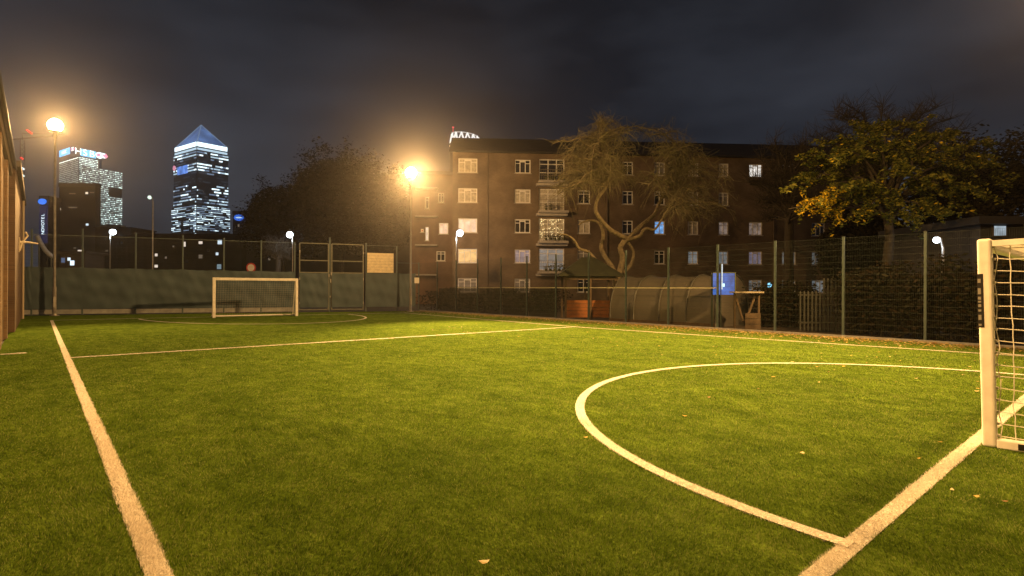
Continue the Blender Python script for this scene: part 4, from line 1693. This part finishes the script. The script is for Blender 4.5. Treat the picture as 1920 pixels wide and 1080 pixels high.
# bare weeping tree
BD = 31.0
B = lambda u, v, dd=0.0: at(u, v, BD + dd)
tb0 = ground_at(1160, BD)
bt_ = thing("bare_tree", "gnarled bare tree with fine drooping twigs in front of the flats", "tree", tb0)
g = np.random.default_rng(21)
limb = MB()
limbs = [
    ([B(1160, 597), B(1158, 560), B(1156, 530), B(1158, 515)], [0.34, 0.27, 0.24, 0.21]),
    ([B(1158, 520), B(1166, 495), B(1167, 480), B(1163, 465), B(1170, 453), B(1178, 447)], [0.19, 0.17, 0.16, 0.15, 0.15, 0.13]),
    ([B(1178, 448), B(1160, 440, -.3), B(1140, 427, -.6), B(1120, 402, -1), B(1117, 388, -1), B(1122, 370, -1), B(1137, 350, -1.2), B(1143, 322, -1.3), B(1131, 290, -1.2), B(1128, 255, -1), B(1118, 232, -1)],
     [0.14, 0.135, 0.125, 0.11, 0.10, 0.095, 0.08, 0.07, 0.055, 0.04, 0.02]),
    ([B(1178, 448), B(1188, 437, .2), B(1203, 422, .4), B(1226, 403, .8), B(1233, 388, 1), B(1241, 372, 1), B(1258, 352, 1.2), B(1272, 320, 1.4), B(1284, 292, 1.5), B(1280, 265, 1.6)],
     [0.13, 0.125, 0.115, 0.10, 0.085, 0.08, 0.065, 0.05, 0.035, 0.02]),
    ([B(1176, 450), B(1190, 446, -.4), B(1201, 441, -.7), B(1206, 432, -.9), B(1214, 428, -1), B(1228, 430, -1.2), B(1243, 408, -1.4), B(1254, 390, -1.5), B(1268, 372, -1.6)],
     [0.11, 0.10, 0.09, 0.08, 0.075, 0.06, 0.05, 0.04, 0.03]),
    ([B(1156, 522), B(1147, 500, .3), B(1135, 482, .6), B(1127, 464, .9), B(1131, 447, 1), B(1129, 428, 1), B(1118, 415, 1.1), B(1100, 414, 1.2), B(1084, 422, 1.2)],
     [0.16, 0.145, 0.13, 0.12, 0.11, 0.10, 0.08, 0.06, 0.03]),
    ([B(1155, 522), B(1140, 503, -.5), B(1121, 492, -.8), B(1104, 473, -1), B(1086, 466, -1.1), B(1078, 452, -1.2), B(1064, 441, -1.3), B(1045, 438, -1.4)],
     [0.13, 0.11, 0.10, 0.085, 0.075, 0.06, 0.045, 0.025]),
    ([B(1176, 452), B(1187, 470, .4), B(1187, 486, .5), B(1180, 500, .5), B(1168, 512, .3)], [0.08, 0.085, 0.09, 0.10, 0.12]),
]
for pts, rr in limbs:
    # smooth the polyline
    P2, R2 = [], []
    for i in range(len(pts) - 1):
        p0 = pts[max(i - 1, 0)]
        p1, p2, p3 = pts[i], pts[i + 1], pts[min(i + 2, len(pts) - 1)]
        for k in range(4):
            a = k / 4
            P2.append(0.5 * ((2 * p1) + (-p0 + p2) * a + (2 * p0 - 5 * p1 + 4 * p2 - p3) * a * a + (-p0 + 3 * p1 - 3 * p2 + p3) * a ** 3))
            R2.append(rr[i] * (1 - a) + rr[i + 1] * a)
    P2.append(pts[-1])
    R2.append(rr[-1])
    limb.tube(P2, R2, 9)
# secondary branches
roots = [(1143, 322, -1.3), (1131, 290, -1.2), (1137, 350, -1.2), (1258, 352, 1.2), (1272, 320, 1.4), (1254, 390, -1.5), (1241, 372, 1), (1284, 292, 1.5), (1128, 262, -1)]
targets = []
for _ in range(150):
    x = g.random()
    if x < 0.66:
        u = g.uniform(1045, 1310)
        topv = 262 - 44 * math.exp(-((u - 1125) / 42) ** 2) - 30 * math.exp(-((u - 1218) / 50) ** 2) + 40 * (abs(u - 1178) / 130) ** 3
        v = g.uniform(topv, 352)
    elif x < 0.86:
        u = g.uniform(1255, 1385)
        v = g.uniform(318 + max(0, u - 1300) * 0.25, 425)
    else:
        u, v = g.uniform(1035, 1130), g.uniform(268, 390)
    targets.append((u, v, g.uniform(-3.4, 3.4)))
tw = MB()
ends = []
for (u, v, dd) in targets:
    rt = min(roots, key=lambda q: (q[0] - u) ** 2 + (q[1] - v) ** 2 + (12 * (q[2] - dd)) ** 2 + g.random() * 9000)
    pth = bez(B(*rt), B(u, v, dd), 0.5, 6, g, 0.09)
    limb.tube(pth, list(np.linspace(0.038, 0.014, 7)), 5, False)
    ends.append(pth)
for pth in ends:
    for k in range(36):
        a = g.uniform(0.25, 1.0)
        i = min(5, int(a * 6))
        p = pth[i] + (pth[i + 1] - pth[i]) * (a * 6 - i)
        d = g.normal(0, 1, 3)
        d[2] = d[2] * 0.7 + 0.25
        d /= np.linalg.norm(d)
        L = g.uniform(0.4, 1.15)
        droop = g.uniform(-0.1, 0.8)
        pts = [p + d * L * s_ - np.array([0, 0, droop * L * 1.1 * s_ ** 2.2]) + g.normal(0, 0.02, 3) for s_ in (0, 0.3, 0.6, 0.85, 1.05)]
        tw.tube(pts, [0.010, 0.009, 0.0075, 0.006, 0.004], 3, False)
limb.build("trunk", bark, bt_, True, org=tb0)
o = tw.build("twigs", twig_m, bt_, False, org=tb0)
o["kind"] = 'stuff'

# tree with lit yellowing leaves on the right
YD = 22.0
ty0 = ground_at(1665, YD + 0.5)
yt = thing("autumn_tree", "spreading tree with green and yellow leaves over the right fence", "tree", ty0)
g = np.random.default_rng(5)
limb = MB()
Y = lambda u, v, dd=0.0: at(u, v, YD + 0.5 + dd)
limb.tube([Y(1665, 610), Y(1662, 520), Y(1668, 440), Y(1662, 385)], [0.24, 0.2, 0.17, 0.14], 9)
lv, lk = [], []
boughs = [(1478, 392, -1.2), (1490, 350, -0.6), (1512, 318, 0.4), (1520, 292, -0.8), (1545, 268, 0.8), (1572, 300, -1.6), (1588, 262, 0.2), (1530, 385, -1.5), (1560, 405, -0.6),
          (1622, 236, 0.6), (1640, 262, -1.2), (1668, 246, 1.2), (1700, 270, -1.0), (1722, 232, 0.3), (1752, 262, 1.0), (1775, 290, -1.2), (1800, 258, 0.6), (1828, 300, 0.2),
          (1848, 268, 1.4), (1872, 310, -0.5), (1880, 345, 0.9), (1845, 372, -1.0), (1800, 395, 0.5), (1745, 405, -1.4), (1690, 400, -1.9), (1630, 395, -1.8), (1602, 350, -2.0),
          (1700, 330, -2.0), (1760, 345, -1.8), (1655, 300, 1.9), (1735, 310, 2.2), (1590, 330, 1.8), (1820, 340, 2.0)]
for (u, v, dd) in boughs:
    st = Y(1662 + g.uniform(-8, 8), g.uniform(360, 425), g.uniform(-0.1, 0.1))
    end = Y(u, v, dd)
    pth = bez(st, end, g.uniform(0.5, 1.1), 10, g, 0.07)
    limb.tube(pth, list(np.linspace(0.075, 0.014, 11)), 6, False)
    out = (end - st) / np.linalg.norm(end - st)
    for q in range(13):
        a = g.uniform(0.42, 1.0)
        i = min(9, int(a * 10))
        p = pth[i] + (pth[i + 1] - pth[i]) * (a * 10 - i)
        d = out * 0.7 + g.normal(0, 0.55, 3) * np.array([1, 1, 0.35])
        d /= np.linalg.norm(d)
        L = g.uniform(0.45, 1.05)
        sp = [p + d * L * s_ + np.array([0, 0, 0.12 * s_ - 0.55 * L * s_ * s_]) for s_ in np.linspace(0, 1, 6)]
        limb.tube(sp, list(np.linspace(0.012, 0.004, 6)), 3, False)
        for w in range(int(38 + 36 * g.random())):
            a2 = g.uniform(0.1, 1.05) * 5
            i2 = min(4, int(a2))
            lv.append(sp[i2] + (sp[i2 + 1] - sp[i2]) * (a2 - i2) + g.normal(0, 0.055, 3) - np.array([0, 0, 0.03]))
lv = np.array(lv)
du = ((lv - EYE) @ RGT) / ((lv - EYE) @ FWD) * FPX + 960
dvv = 540 - ((lv - EYE) @ UPV) / ((lv - EYE) @ FWD) * FPX
# yellowing starts on the low outer branch at the tree's left
cy = Y(1535, 390, -1.0)
dist_y = np.linalg.norm((lv - cy) * np.array([1, 1, 1.3]), axis=1)
prob_y = np.clip(1.25 - dist_y / 1.15, 0.02, 0.95)
rnd = g.random(len(lv))
pick = np.where(rnd < prob_y, 0 + (g.random(len(lv)) < 0.4), 2 + (g.random(len(lv)) * 3).astype(int))
lm = [leaf_mat("yellow_leaf", (0.75, 0.52, 0.03)), leaf_mat("amber_leaf", (0.55, 0.40, 0.02)), leaf_mat("olive_leaf", (0.12, 0.13, 0.02)), leaf_mat("green_leaf", (0.06, 0.082, 0.02)), leaf_mat("pale_leaf", (0.22, 0.215, 0.04))]
limb.build("trunk", dark_bark, yt, True, org=ty0)
leaf_cloud(lv, 0.075, lm, pick, g, "foliage", yt, ty0)


def dark_tree(label, u, D, vtop, wpx, vlow, seed, n=7000, size=0.3, mats=None, bare=False):
    g = np.random.default_rng(seed)
    b0 = ground_at(u, D)
    t_ = thing("tall_tree", label, "tree", b0, 0, "dark trees beyond the fences")
    H = zrow(u, vtop, D)
    lo = zrow(u, vlow, D)
    R = wpx * D / FPX / 2
    limb = MB()
    limb.tube([b0, b0 + np.array([0.1, 0, lo]), b0 + np.array([0, 0.15, lo + (H - lo) * 0.6]), b0 + np.array([0, 0.1, H - 0.5])], [0.35, 0.28, 0.16, 0.04], 9)
    C = []
    nb = 46
    tw = MB()
    for k in range(nb):
        th = g.uniform(0, 2 * math.pi)
        zz = g.uniform(0.02, 1.0)
        rad = R * math.sqrt(max(0.02, 1 - (zz * 1.15 - 0.3) ** 2)) * g.uniform(0.55, 1.05)
        end = b0 + np.array([rad * math.cos(th), rad * math.sin(th), lo + (H - lo) * min(0.98, zz)])
        s0 = b0 + np.array([0, 0, lo + (end[2] - lo) * g.uniform(0.2, 0.55)])
        pth = bez(s0, end, 0.4, 5, g, 0.12)
        limb.tube(pth, list(np.linspace(0.09, 0.02, 6)), 5, False)
        m = n // nb
        aa = g.uniform(0.35, 1.05, m)
        for a in aa:
            i = min(4, int(a * 5))
            p = pth[i] + (pth[i + 1] - pth[i]) * (a * 5 - i)
            if bare:
                d = g.normal(0, 1, 3)
                d[2] = abs(d[2])
                d /= np.linalg.norm(d)
                L = g.uniform(0.5, 1.5)
                tw.tube([p, p + d * L * 0.5 + g.normal(0, 0.04, 3), p + d * L], [0.014, 0.011, 0.006], 3, False)
            else:
                C.append(p + g.normal(0, 0.07 * R + 0.12, 3))
                if wpx < 240:
                    q = g.normal(0, 1, 3)
                    q = q / np.linalg.norm(q) * g.random() ** 0.4
                    C.append(b0 + np.array([q[0] * R * 0.86, q[1] * R * 0.86, lo + (H - lo) * (0.47 + 0.46 * q[2])]))
    limb.build("trunk", dark_bark, t_, True, org=b0)
    if bare:
        o = tw.build("twigs", dark_bark, t_, False, org=b0)
        o["kind"] = 'stuff'
    else:
        leaf_cloud(np.array(C), size, mats, (g.random(len(C)) * len(mats)).astype(int), g, "foliage", t_, b0)
    return t_


dk = [leaf_mat("dusky_leaf", (0.021, 0.019, 0.011), 0.1), leaf_mat("dusky_brown_leaf", (0.026, 0.021, 0.012), 0.1), leaf_mat("deep_leaf", (0.016, 0.015, 0.009), 0.1)]
dark_tree("rounded dark tree behind the gate, left of the orange floodlight", 640, 74, 285, 210, 470, 31, 26000, 0.2, dk)
dark_tree("dark tree behind the orange floodlight and left of the stair wing", 725, 66, 318, 120, 480, 32, 17000, 0.2, dk)
dark_tree("lower dark tree between the pyramid tower and the gate", 530, 82, 338, 150, 480, 33, 17000, 0.2, dk)
dark_tree("tall leafless tree with brown branches at the right end of the flats", 1478, 37, 262, 150, 420, 34, 2600, 0.2, dk, True)
dark_tree("tall leafless dark tree rising behind the leafy autumn tree", 1650, 34, 205, 280, 360, 35, 4200, 0.2, dk, True)
dark_tree("dense dark tree at the right edge behind the near goal", 1850, 27, 255, 260, 450, 36, 14000, 0.11, dk)
dark_tree("dense dark tree behind the right fence below the yellow leaves", 1610, 30, 395, 170, 540, 37, 7000, 0.15, dk)
dark_tree("broad dark tree low behind the autumn tree trunk", 1725, 31, 330, 270, 570, 39, 14000, 0.15, dk)
dark_tree("small pale leafless tree beside the white street lamp at the gate", 520, 60, 452, 62, 490, 38, 500, 0.2, dk, True)

# hedges behind the right fence
hedge_m = [leaf_mat("hedge_leaf", (0.022, 0.022, 0.010), 0.1), leaf_mat("hedge_brown", (0.03, 0.02, 0.010), 0.1)]


def hedge(label, u0, u1, d0, d1, h, seed, n):
    g = np.random.default_rng(seed)
    a, c = ground_at(u0, d0), ground_at(u1, d1)
    t_ = thing("hedge", label, "hedge", a)
    q = g.random(n)
    C = a + (c - a) * q[:, None]
    top = h * (0.8 + 0.12 * np.sin(q * 17 + seed) + 0.1 * np.sin(q * 41))
    C[:, 2] = top * g.random(n) ** 0.7
    C[:, :2] += g.normal(0, 0.28, (n, 2))
    leaf_cloud(C, 0.09, hedge_m, (g.random(n) * 2).astype(int), g, "foliage", t_, a)
    mb = MB()
    for k in range(14):
        p = a + (c - a) * (k + 0.5) / 14
        mb.tube([p, p + np.array([g.normal(0, 0.1), g.normal(0, 0.1), h * 0.75])], [0.03, 0.012], 5)
    mb.build("stem", dark_bark, t_, org=a)
    return t_


hedge("long dark hedge behind the fence at the far right", 1590, 1905, 20.5, 15.6, 2.7, 3, 12000)
hedge("low dark hedge in front of the ground floor of the flats", 800, 1060, 40, 38, 1.7, 5, 5000)
hedge("dark hedge between the timber trestle and the grey pales", 1425, 1520, 24, 23.5, 2.0, 6, 4500)

# ------------------------------------------------------------------ things in the garden beyond the right fence
# shelter with green roof and orange boards
SD = 28.6
sa_, sb3 = ground_at(1057, SD), ground_at(1158, SD)
dS = (sb3 - sa_)
LS = float(np.linalg.norm(dS))
sh = thing("garden_shelter", "open shelter with green pitched roof and orange boards behind the fence", "shelter", sa_, math.atan2(dS[1], dS[0]))
for x in (0.1, LS * 0.5, LS - 0.1):
    for y in (0.0, 2.2):
        mb = MB()
        mb.box(x - 0.05, y - 0.05, 0, x + 0.05, y + 0.05, 2.3)
        mb.build("post", timber2, sh)
mb = MB()
mb.add([(-0.25, -0.35, 2.25), (LS + 0.25, -0.35, 2.25), (LS + 0.25, 2.55, 2.25), (-0.25, 2.55, 2.25), (LS * 0.38, 1.1, 3.3), (LS * 0.62, 1.1, 3.3),
        (-0.25, -0.35, 2.33), (LS + 0.25, -0.35, 2.33), (LS + 0.25, 2.55, 2.33), (-0.25, 2.55, 2.33)],
       [(6, 7, 5, 4), (7, 8, 5), (8, 9, 4, 5), (9, 6, 4), (3, 2, 1, 0), (0, 1, 7, 6), (1, 2, 8, 7), (2, 3, 9, 8), (3, 0, 6, 9)])
mb.build("roof", mat("mossy_felt", (0.02, 0.024, 0.011), 0.9, 0, 0.3, 3), sh)
for k in range(5):
    for side in range(2):
        mb = MB()
        x0, x1 = (0.16, LS * 0.5 - 0.06) if side == 0 else (LS * 0.5 + 0.06, LS - 0.16)
        mb.box(x0, -0.03, 0.12 + k * 0.18, x1, 0.0 - 0.004 * (k % 2), 0.285 + k * 0.18)
        mb.build("board", orange_wood, sh)
mb = MB()
mb.box(0.0, -0.07, 2.08, LS, -0.052, 2.2)
mb.build("fascia", timber2, sh)

# polytunnel alongside the fence
PX0, PX1 = 21.0, 23.9
PYa, PYb = 10.7, 16.3
pl = thing("polytunnel", "low grey plastic covered polytunnel with dark hoops behind the fence", "polytunnel", ((PX0 + PX1) / 2, PYa, 0))
plm = bpy.data.materials.new("tunnel_plastic")
plm.use_nodes = True
b = plm.node_tree.nodes["Principled BSDF"]
b.inputs["Base Color"].default_value = (0.115, 0.106, 0.086, 1)
b.inputs["Roughness"].default_value = 0.33
b.inputs["Alpha"].default_value = 0.93
PW, PH = (PX1 - PX0) / 2, 2.25
prof_t = [(-PW, 0.0), (-PW * 1.0, 0.5), (-PW * 0.97, 0.95), (-PW * 0.84, 1.5), (-PW * 0.58, 1.98), (-PW * 0.25, 2.2), (0, PH), (PW * 0.25, 2.2), (PW * 0.58, 1.98), (PW * 0.84, 1.5), (PW * 0.97, 0.95), (PW, 0.5), (PW, 0)]
LT = PYb - PYa
mb = MB()
ny = 28
V = []
gq = np.random.default_rng(2)
for j in range(ny + 1):
    yy = LT * j / ny
    dip = 0.035 * abs(math.sin(math.pi * yy / (LT / 4)))
    for (x, z) in prof_t:
        k = 1 - dip * (1 if z > 0.2 else 0)
        V.append((x * k + gq.normal(0, 0.006), yy, z * k))
n = len(prof_t)
mb.add(V, [(j * n + i, (j + 1) * n + i, (j + 1) * n + i + 1, j * n + i + 1) for j in range(ny) for i in range(n - 1)])
mb.build("cover", plm, pl, True)
hoop_m = mat("hoop_steel", (0.06, 0.06, 0.05), 0.5, 0.2)
for j in range(5):
    yy = LT * j / 4
    mb = MB()
    mb.tube([(x * 1.015, yy, z * 1.01) for x, z in prof_t], 0.035, 8)
    mb.build("hoop", hoop_m, pl, True)
for yy, nm in ((0.01, "end_panel"), (LT - 0.01, "end_panel")):
    mb = MB()
    mb.add([(x * 0.99, yy, z * 0.99) for x, z in prof_t], [tuple(range(n))])
    mb.build(nm, plm, pl)
for sx_ in (-1, 1):
    mb = MB()
    mb.box(sx_ * PW - 0.03 + sx_ * 0.05, 0, 0, sx_ * PW + 0.03 + sx_ * 0.05, LT, 0.16)
    mb.build("base_board", timber2, pl)

# glowing blue panel, and a glowing strip for the post highlight
bp_c = at(1357, 529, 22.6)
bpl = thing("light_panel", "glowing blue panel standing at the right end of the polytunnel", "light panel", (bp_c[0], bp_c[1], 0), math.atan2(RGT[1], RGT[0]))
mb = MB()
mb.box(-0.44, 0.0, 1.38, 0.44, 0.06, 2.26)
blp = mb.build("panel", emit("blue_panel_glow", (0.06, 0.26, 0.95), 0.5, sample=True, var=0.45, vscale=2.2), bpl)
mb = MB()
for x in (-0.47, 0.47):
    mb.box(x - 0.025, -0.01, 0.0, x + 0.025, 0.07, 2.3)
mb.box(-0.445, -0.01, 2.262, 0.445, 0.07, 2.3)
mb.build("frame", dark_steel, bpl)
mb = MB()
mb.box(-0.12, -0.05, 1.70, 0.02, -0.004, 1.84)
mb.build("bright_spot", emit("pale_blue_spot", (0.55, 0.9, 1.0), 1.6), blp)
tl_c = at(1354, 530, 22.2)
tlt = thing("post_highlight", "thin upright glowing strip for the fence post highlight beside the glowing blue panel", "highlight", (tl_c[0], tl_c[1], 0))
mb = MB()
mb.tube([(0, 0, 1.6), (0, 0, 2.62)], 0.022, 8)
mb.build("tube", emit("highlight_glow", (0.85, 0.95, 1.0), 0.9), tlt)  # emission puts in the fence post's highlight, no lamp here
mb = MB()
mb.tube([(0, 0.05, 0.0), (0, 0.05, 2.66)], 0.02, 8)
mb.build("stand", dark_steel, tlt)

# timber trestle
TD = 21.9
ta, tb2 = ground_at(1374, TD), ground_at(1424, TD)
dT = tb2 - ta
LTr = float(np.linalg.norm(dT))
tt = thing("timber_trestle", "weathered timber trestle planter with braced legs behind the fence", "planter", ta, math.atan2(dT[1], dT[0]))
mb = MB()
mb.box(-0.02, -0.3, 1.46, LTr + 0.05, 0.3, 1.52)
mb.build("top_board", mat("trestle_board", (0.38, 0.34, 0.26), 0.7), tt)
for p, q in (((0.06, 0, 1.45), (0.42, 0, 0.35)), ((0.92, 0, 1.45), (0.52, 0, 0.35)), ((0.08, 0.02, 0.0), (0.08, 0.02, 1.45)), ((1.04, 0.02, 0.0), (1.04, 0.02, 1.45))):
    mb = MB()
    mb.bar(p, q, 0.07)
    mb.build("leg", timber2, tt)
for k in range(3):
    mb = MB()
    mb.box(0.45, -0.12, 0.02 + k * 0.22, LTr, -0.09, 0.225 + k * 0.22)
    mb.build("board", timber2, tt)

# pale upright bars
PD = 20.9
pa, pb = ground_at(1497, PD), ground_at(1578, PD)
dP = pb - pa
LP = float(np.linalg.norm(dP))
pf_ = thing("palisade_gate", "grey gate of upright pales behind the right fence", "gate", pa, math.atan2(dP[1], dP[0]))
pale_m = mat("grey_pale", (0.06, 0.063, 0.055), 0.5, 0.3, 0.15, 4)
npal = 11
for k in range(npal):
    x = LP * (k + 0.5) / npal
    h = 2.05 if k >= 6 else 1.55
    mb = MB()
    mb.add([(x - 0.03, -0.012, 0.05), (x + 0.03, -0.012, 0.05), (x + 0.03, 0.012, 0.05), (x - 0.03, 0.012, 0.05),
            (x - 0.03, -0.012, h - 0.06), (x + 0.03, -0.012, h - 0.06), (x + 0.03, 0.012, h - 0.06), (x - 0.03, 0.012, h - 0.06), (x, 0, h)],
           [(0, 1, 5, 4), (1, 2, 6, 5), (2, 3, 7, 6), (3, 0, 4, 7), (4, 5, 8), (5, 6, 8), (6, 7, 8), (7, 4, 8), (3, 2, 1, 0)])
    mb.build("pale", pale_m, pf_)
for z in (0.35, 1.4):
    mb = MB()
    mb.box(0, 0.014, z - 0.03, LP, 0.05, z + 0.03)
    mb.build("rail", pale_m, pf_)

# small lit kiosk window by the tunnel end and the blue pilot light
plc = at(1443, 535, 24)
pil = thing("pilot_lamp", "small blue lamp on a dark post right of the timber trestle", "lamp", (plc[0], plc[1], 0))
mb = MB()
mb.lathe((0, 0, plc[2]), [(0, -0.11), (0.07, -0.08), (0.085, 0.0), (0.07, 0.09), (0, 0.11)], 10)
mb.build("lens", emit("pilot_blue", (0.25, 0.7, 1.0), 1.6, sample=True), pil, True)
mb = MB()
mb.tube([(0, 0.02, 0), (0, 0.02, plc[2] - 0.08)], 0.03, 8)
mb.build("post", dark_steel, pil)

# house with lit window behind the near goal
dark_block("dark_house", "dark house whose one lit window shows above the near goal", 1838, 2060, 422, 20.5, 5,
           [(1872, 433, 22, 18, emit("house_window", (0.62, 0.75, 0.85), 0.6, var=0.4, vscale=2))], dark_body)

# road sign, curved canopy, lit kiosk beyond the far fence
rs = ground_at(471, 52)
rsg = thing("road_sign", "round pale road sign with red rim seen over the far fence", "sign", rs)
zc_ = zrow(471, 502, 52)
mb = MB()
mb.tube([(0, 0, 0), (0, 0, zc_ + 0.3)], 0.04, 8)
mb.build("post", galv, rsg)
mb = MB()
fr_ = -_f
for rad_, off, mi in ((0.46, 0.06, 0), (0.33, 0.068, 1)):
    c = np.array([0, 0, zc_]) + fr_ * off
    mb.add([c + rad_ * (math.cos(a) * RGT + math.sin(a) * np.array([0, 0, 1])) for a in [2 * math.pi * k / 24 for k in range(24)]], [tuple(range(24))], mi)
mb.build("disc", [mat("sign_rim_red", (0.5, 0.05, 0.04), 0.4), mat("sign_face_white", (0.7, 0.68, 0.66), 0.4)], rsg)

cc = ground_at(84, 60)
cv = thing("curved_canopy", "pale curved canopy edge sloping down beyond the far left fence", "canopy", cc)
mb = MB()
mb.tube([at(70, 443, 60) - cc, at(77, 457, 60) - cc, at(86, 471, 60) - cc, at(99, 482, 60) - cc], 0.22, 8)
mb.build("edge_beam", mat("canopy_grey", (0.45, 0.46, 0.44), 0.5), cv, True)
for u in (73, 96):
    p = ground_at(u, 60) - cc
    mb = MB()
    mb.tube([p, p + np.array([0, 0, zrow(u, 452 if u < 80 else 480, 60)])], 0.07, 6)
    mb.build("post", dark_steel, cv)
dark_block("kiosk", "small kiosk with bright bluish lit panels beyond the far left fence", 112, 160, 476, 64, 3,
           [(119, 488, 7, 9, emit("kiosk_blue", (0.3, 0.45, 0.8), 0.25)), (130, 486, 6, 6, emit("kiosk_white", (0.75, 0.9, 1.0), 1.2)), (136, 493, 8, 9, emit("kiosk_white_low", (0.7, 0.88, 1.0), 1.6)), (153, 503, 5, 4, spot_dim)], dark_brick)

# ------------------------------------------------------------------ fallen leaves
g = np.random.default_rng(77)
LV = []
for _ in range(6000):
    y = g.uniform(-2, 32.3)
    x = 19.98 - abs(g.normal(0, 0.75)) * (1.0 if g.random() < 0.8 else 2.0)
    LV.append((x, y))
for _ in range(260):
    LV.append((g.uniform(10.5, 19), g.uniform(0.5, 22)))
for _ in range(40):
    LV.append((g.uniform(3.5, 17), g.uniform(-3.5, 6)))
LV.append(tuple(on_ground(908, 1062)[:2]))
LV += [tuple(on_ground(u, v)[:2]) for u, v in ((1830, 937), (1884, 946), (1785, 924), (1515, 654), (1628, 659), (1749, 661), (1680, 666), (1495, 670), (1641, 686))]
LV = np.array([p for p in LV if -0.9 < p[0] < 19.97])
n = len(LV)
th = g.random(n) * 6.28
s_ = np.where(LV[:, 0] > 17.2, 0.042, 0.031) * (0.6 + 0.7 * g.random(n))
V = np.zeros((n, 6, 3))
shape = [(-1, 0, 0.2), (-0.3, -0.55, 0.05), (0.5, -0.45, 0.1), (1.1, 0, 0.35), (0.5, 0.45, 0.05), (-0.3, 0.55, 0.15)]
for i, (a, c, z) in enumerate(shape):
    V[:, i, 0] = LV[:, 0] + s_ * (a * np.cos(th) - c * np.sin(th))
    V[:, i, 1] = LV[:, 1] + s_ * (a * np.sin(th) + c * np.cos(th))
    V[:, i, 2] = 0.024 + s_ * z * g.uniform(0.2, 1.6, n)
F = np.arange(n * 6).reshape(-1, 6)
lo = numpy_mesh("fallen_leaves", V.reshape(-1, 3), F, [mat("leaf_yellow_dry", (0.48, 0.33, 0.06), 0.7), mat("leaf_brown_dry", (0.22, 0.12, 0.04), 0.8), mat("leaf_pale_dry", (0.5, 0.42, 0.2), 0.7)], (g.random(n) * 3).astype(int))
tag(lo, kind='stuff')

# ------------------------------------------------------------------ haze added for the glow round the lamps
mb = MB()
mb.box(-905, -905, -1.0, 1505, 1505, 240.0)
hz = mb.build("haze", [])
hm = bpy.data.materials.new("glow_haze")
hm.use_nodes = True
t = hm.node_tree
for nd in list(t.nodes):
    if nd.type == 'BSDF_PRINCIPLED':
        t.nodes.remove(nd)
vo = t.nodes.new("ShaderNodeVolumePrincipled")
vo.inputs["Color"].default_value = (0.9, 0.9, 0.92, 1)
vo.inputs["Density"].default_value = HAZE_DENSITY
vo.inputs["Anisotropy"].default_value = 0.90
t.links.new(vo.outputs[0], t.nodes["Material Output"].inputs["Volume"])
hz.data.materials.append(hm)
tag(hz, kind='stuff')
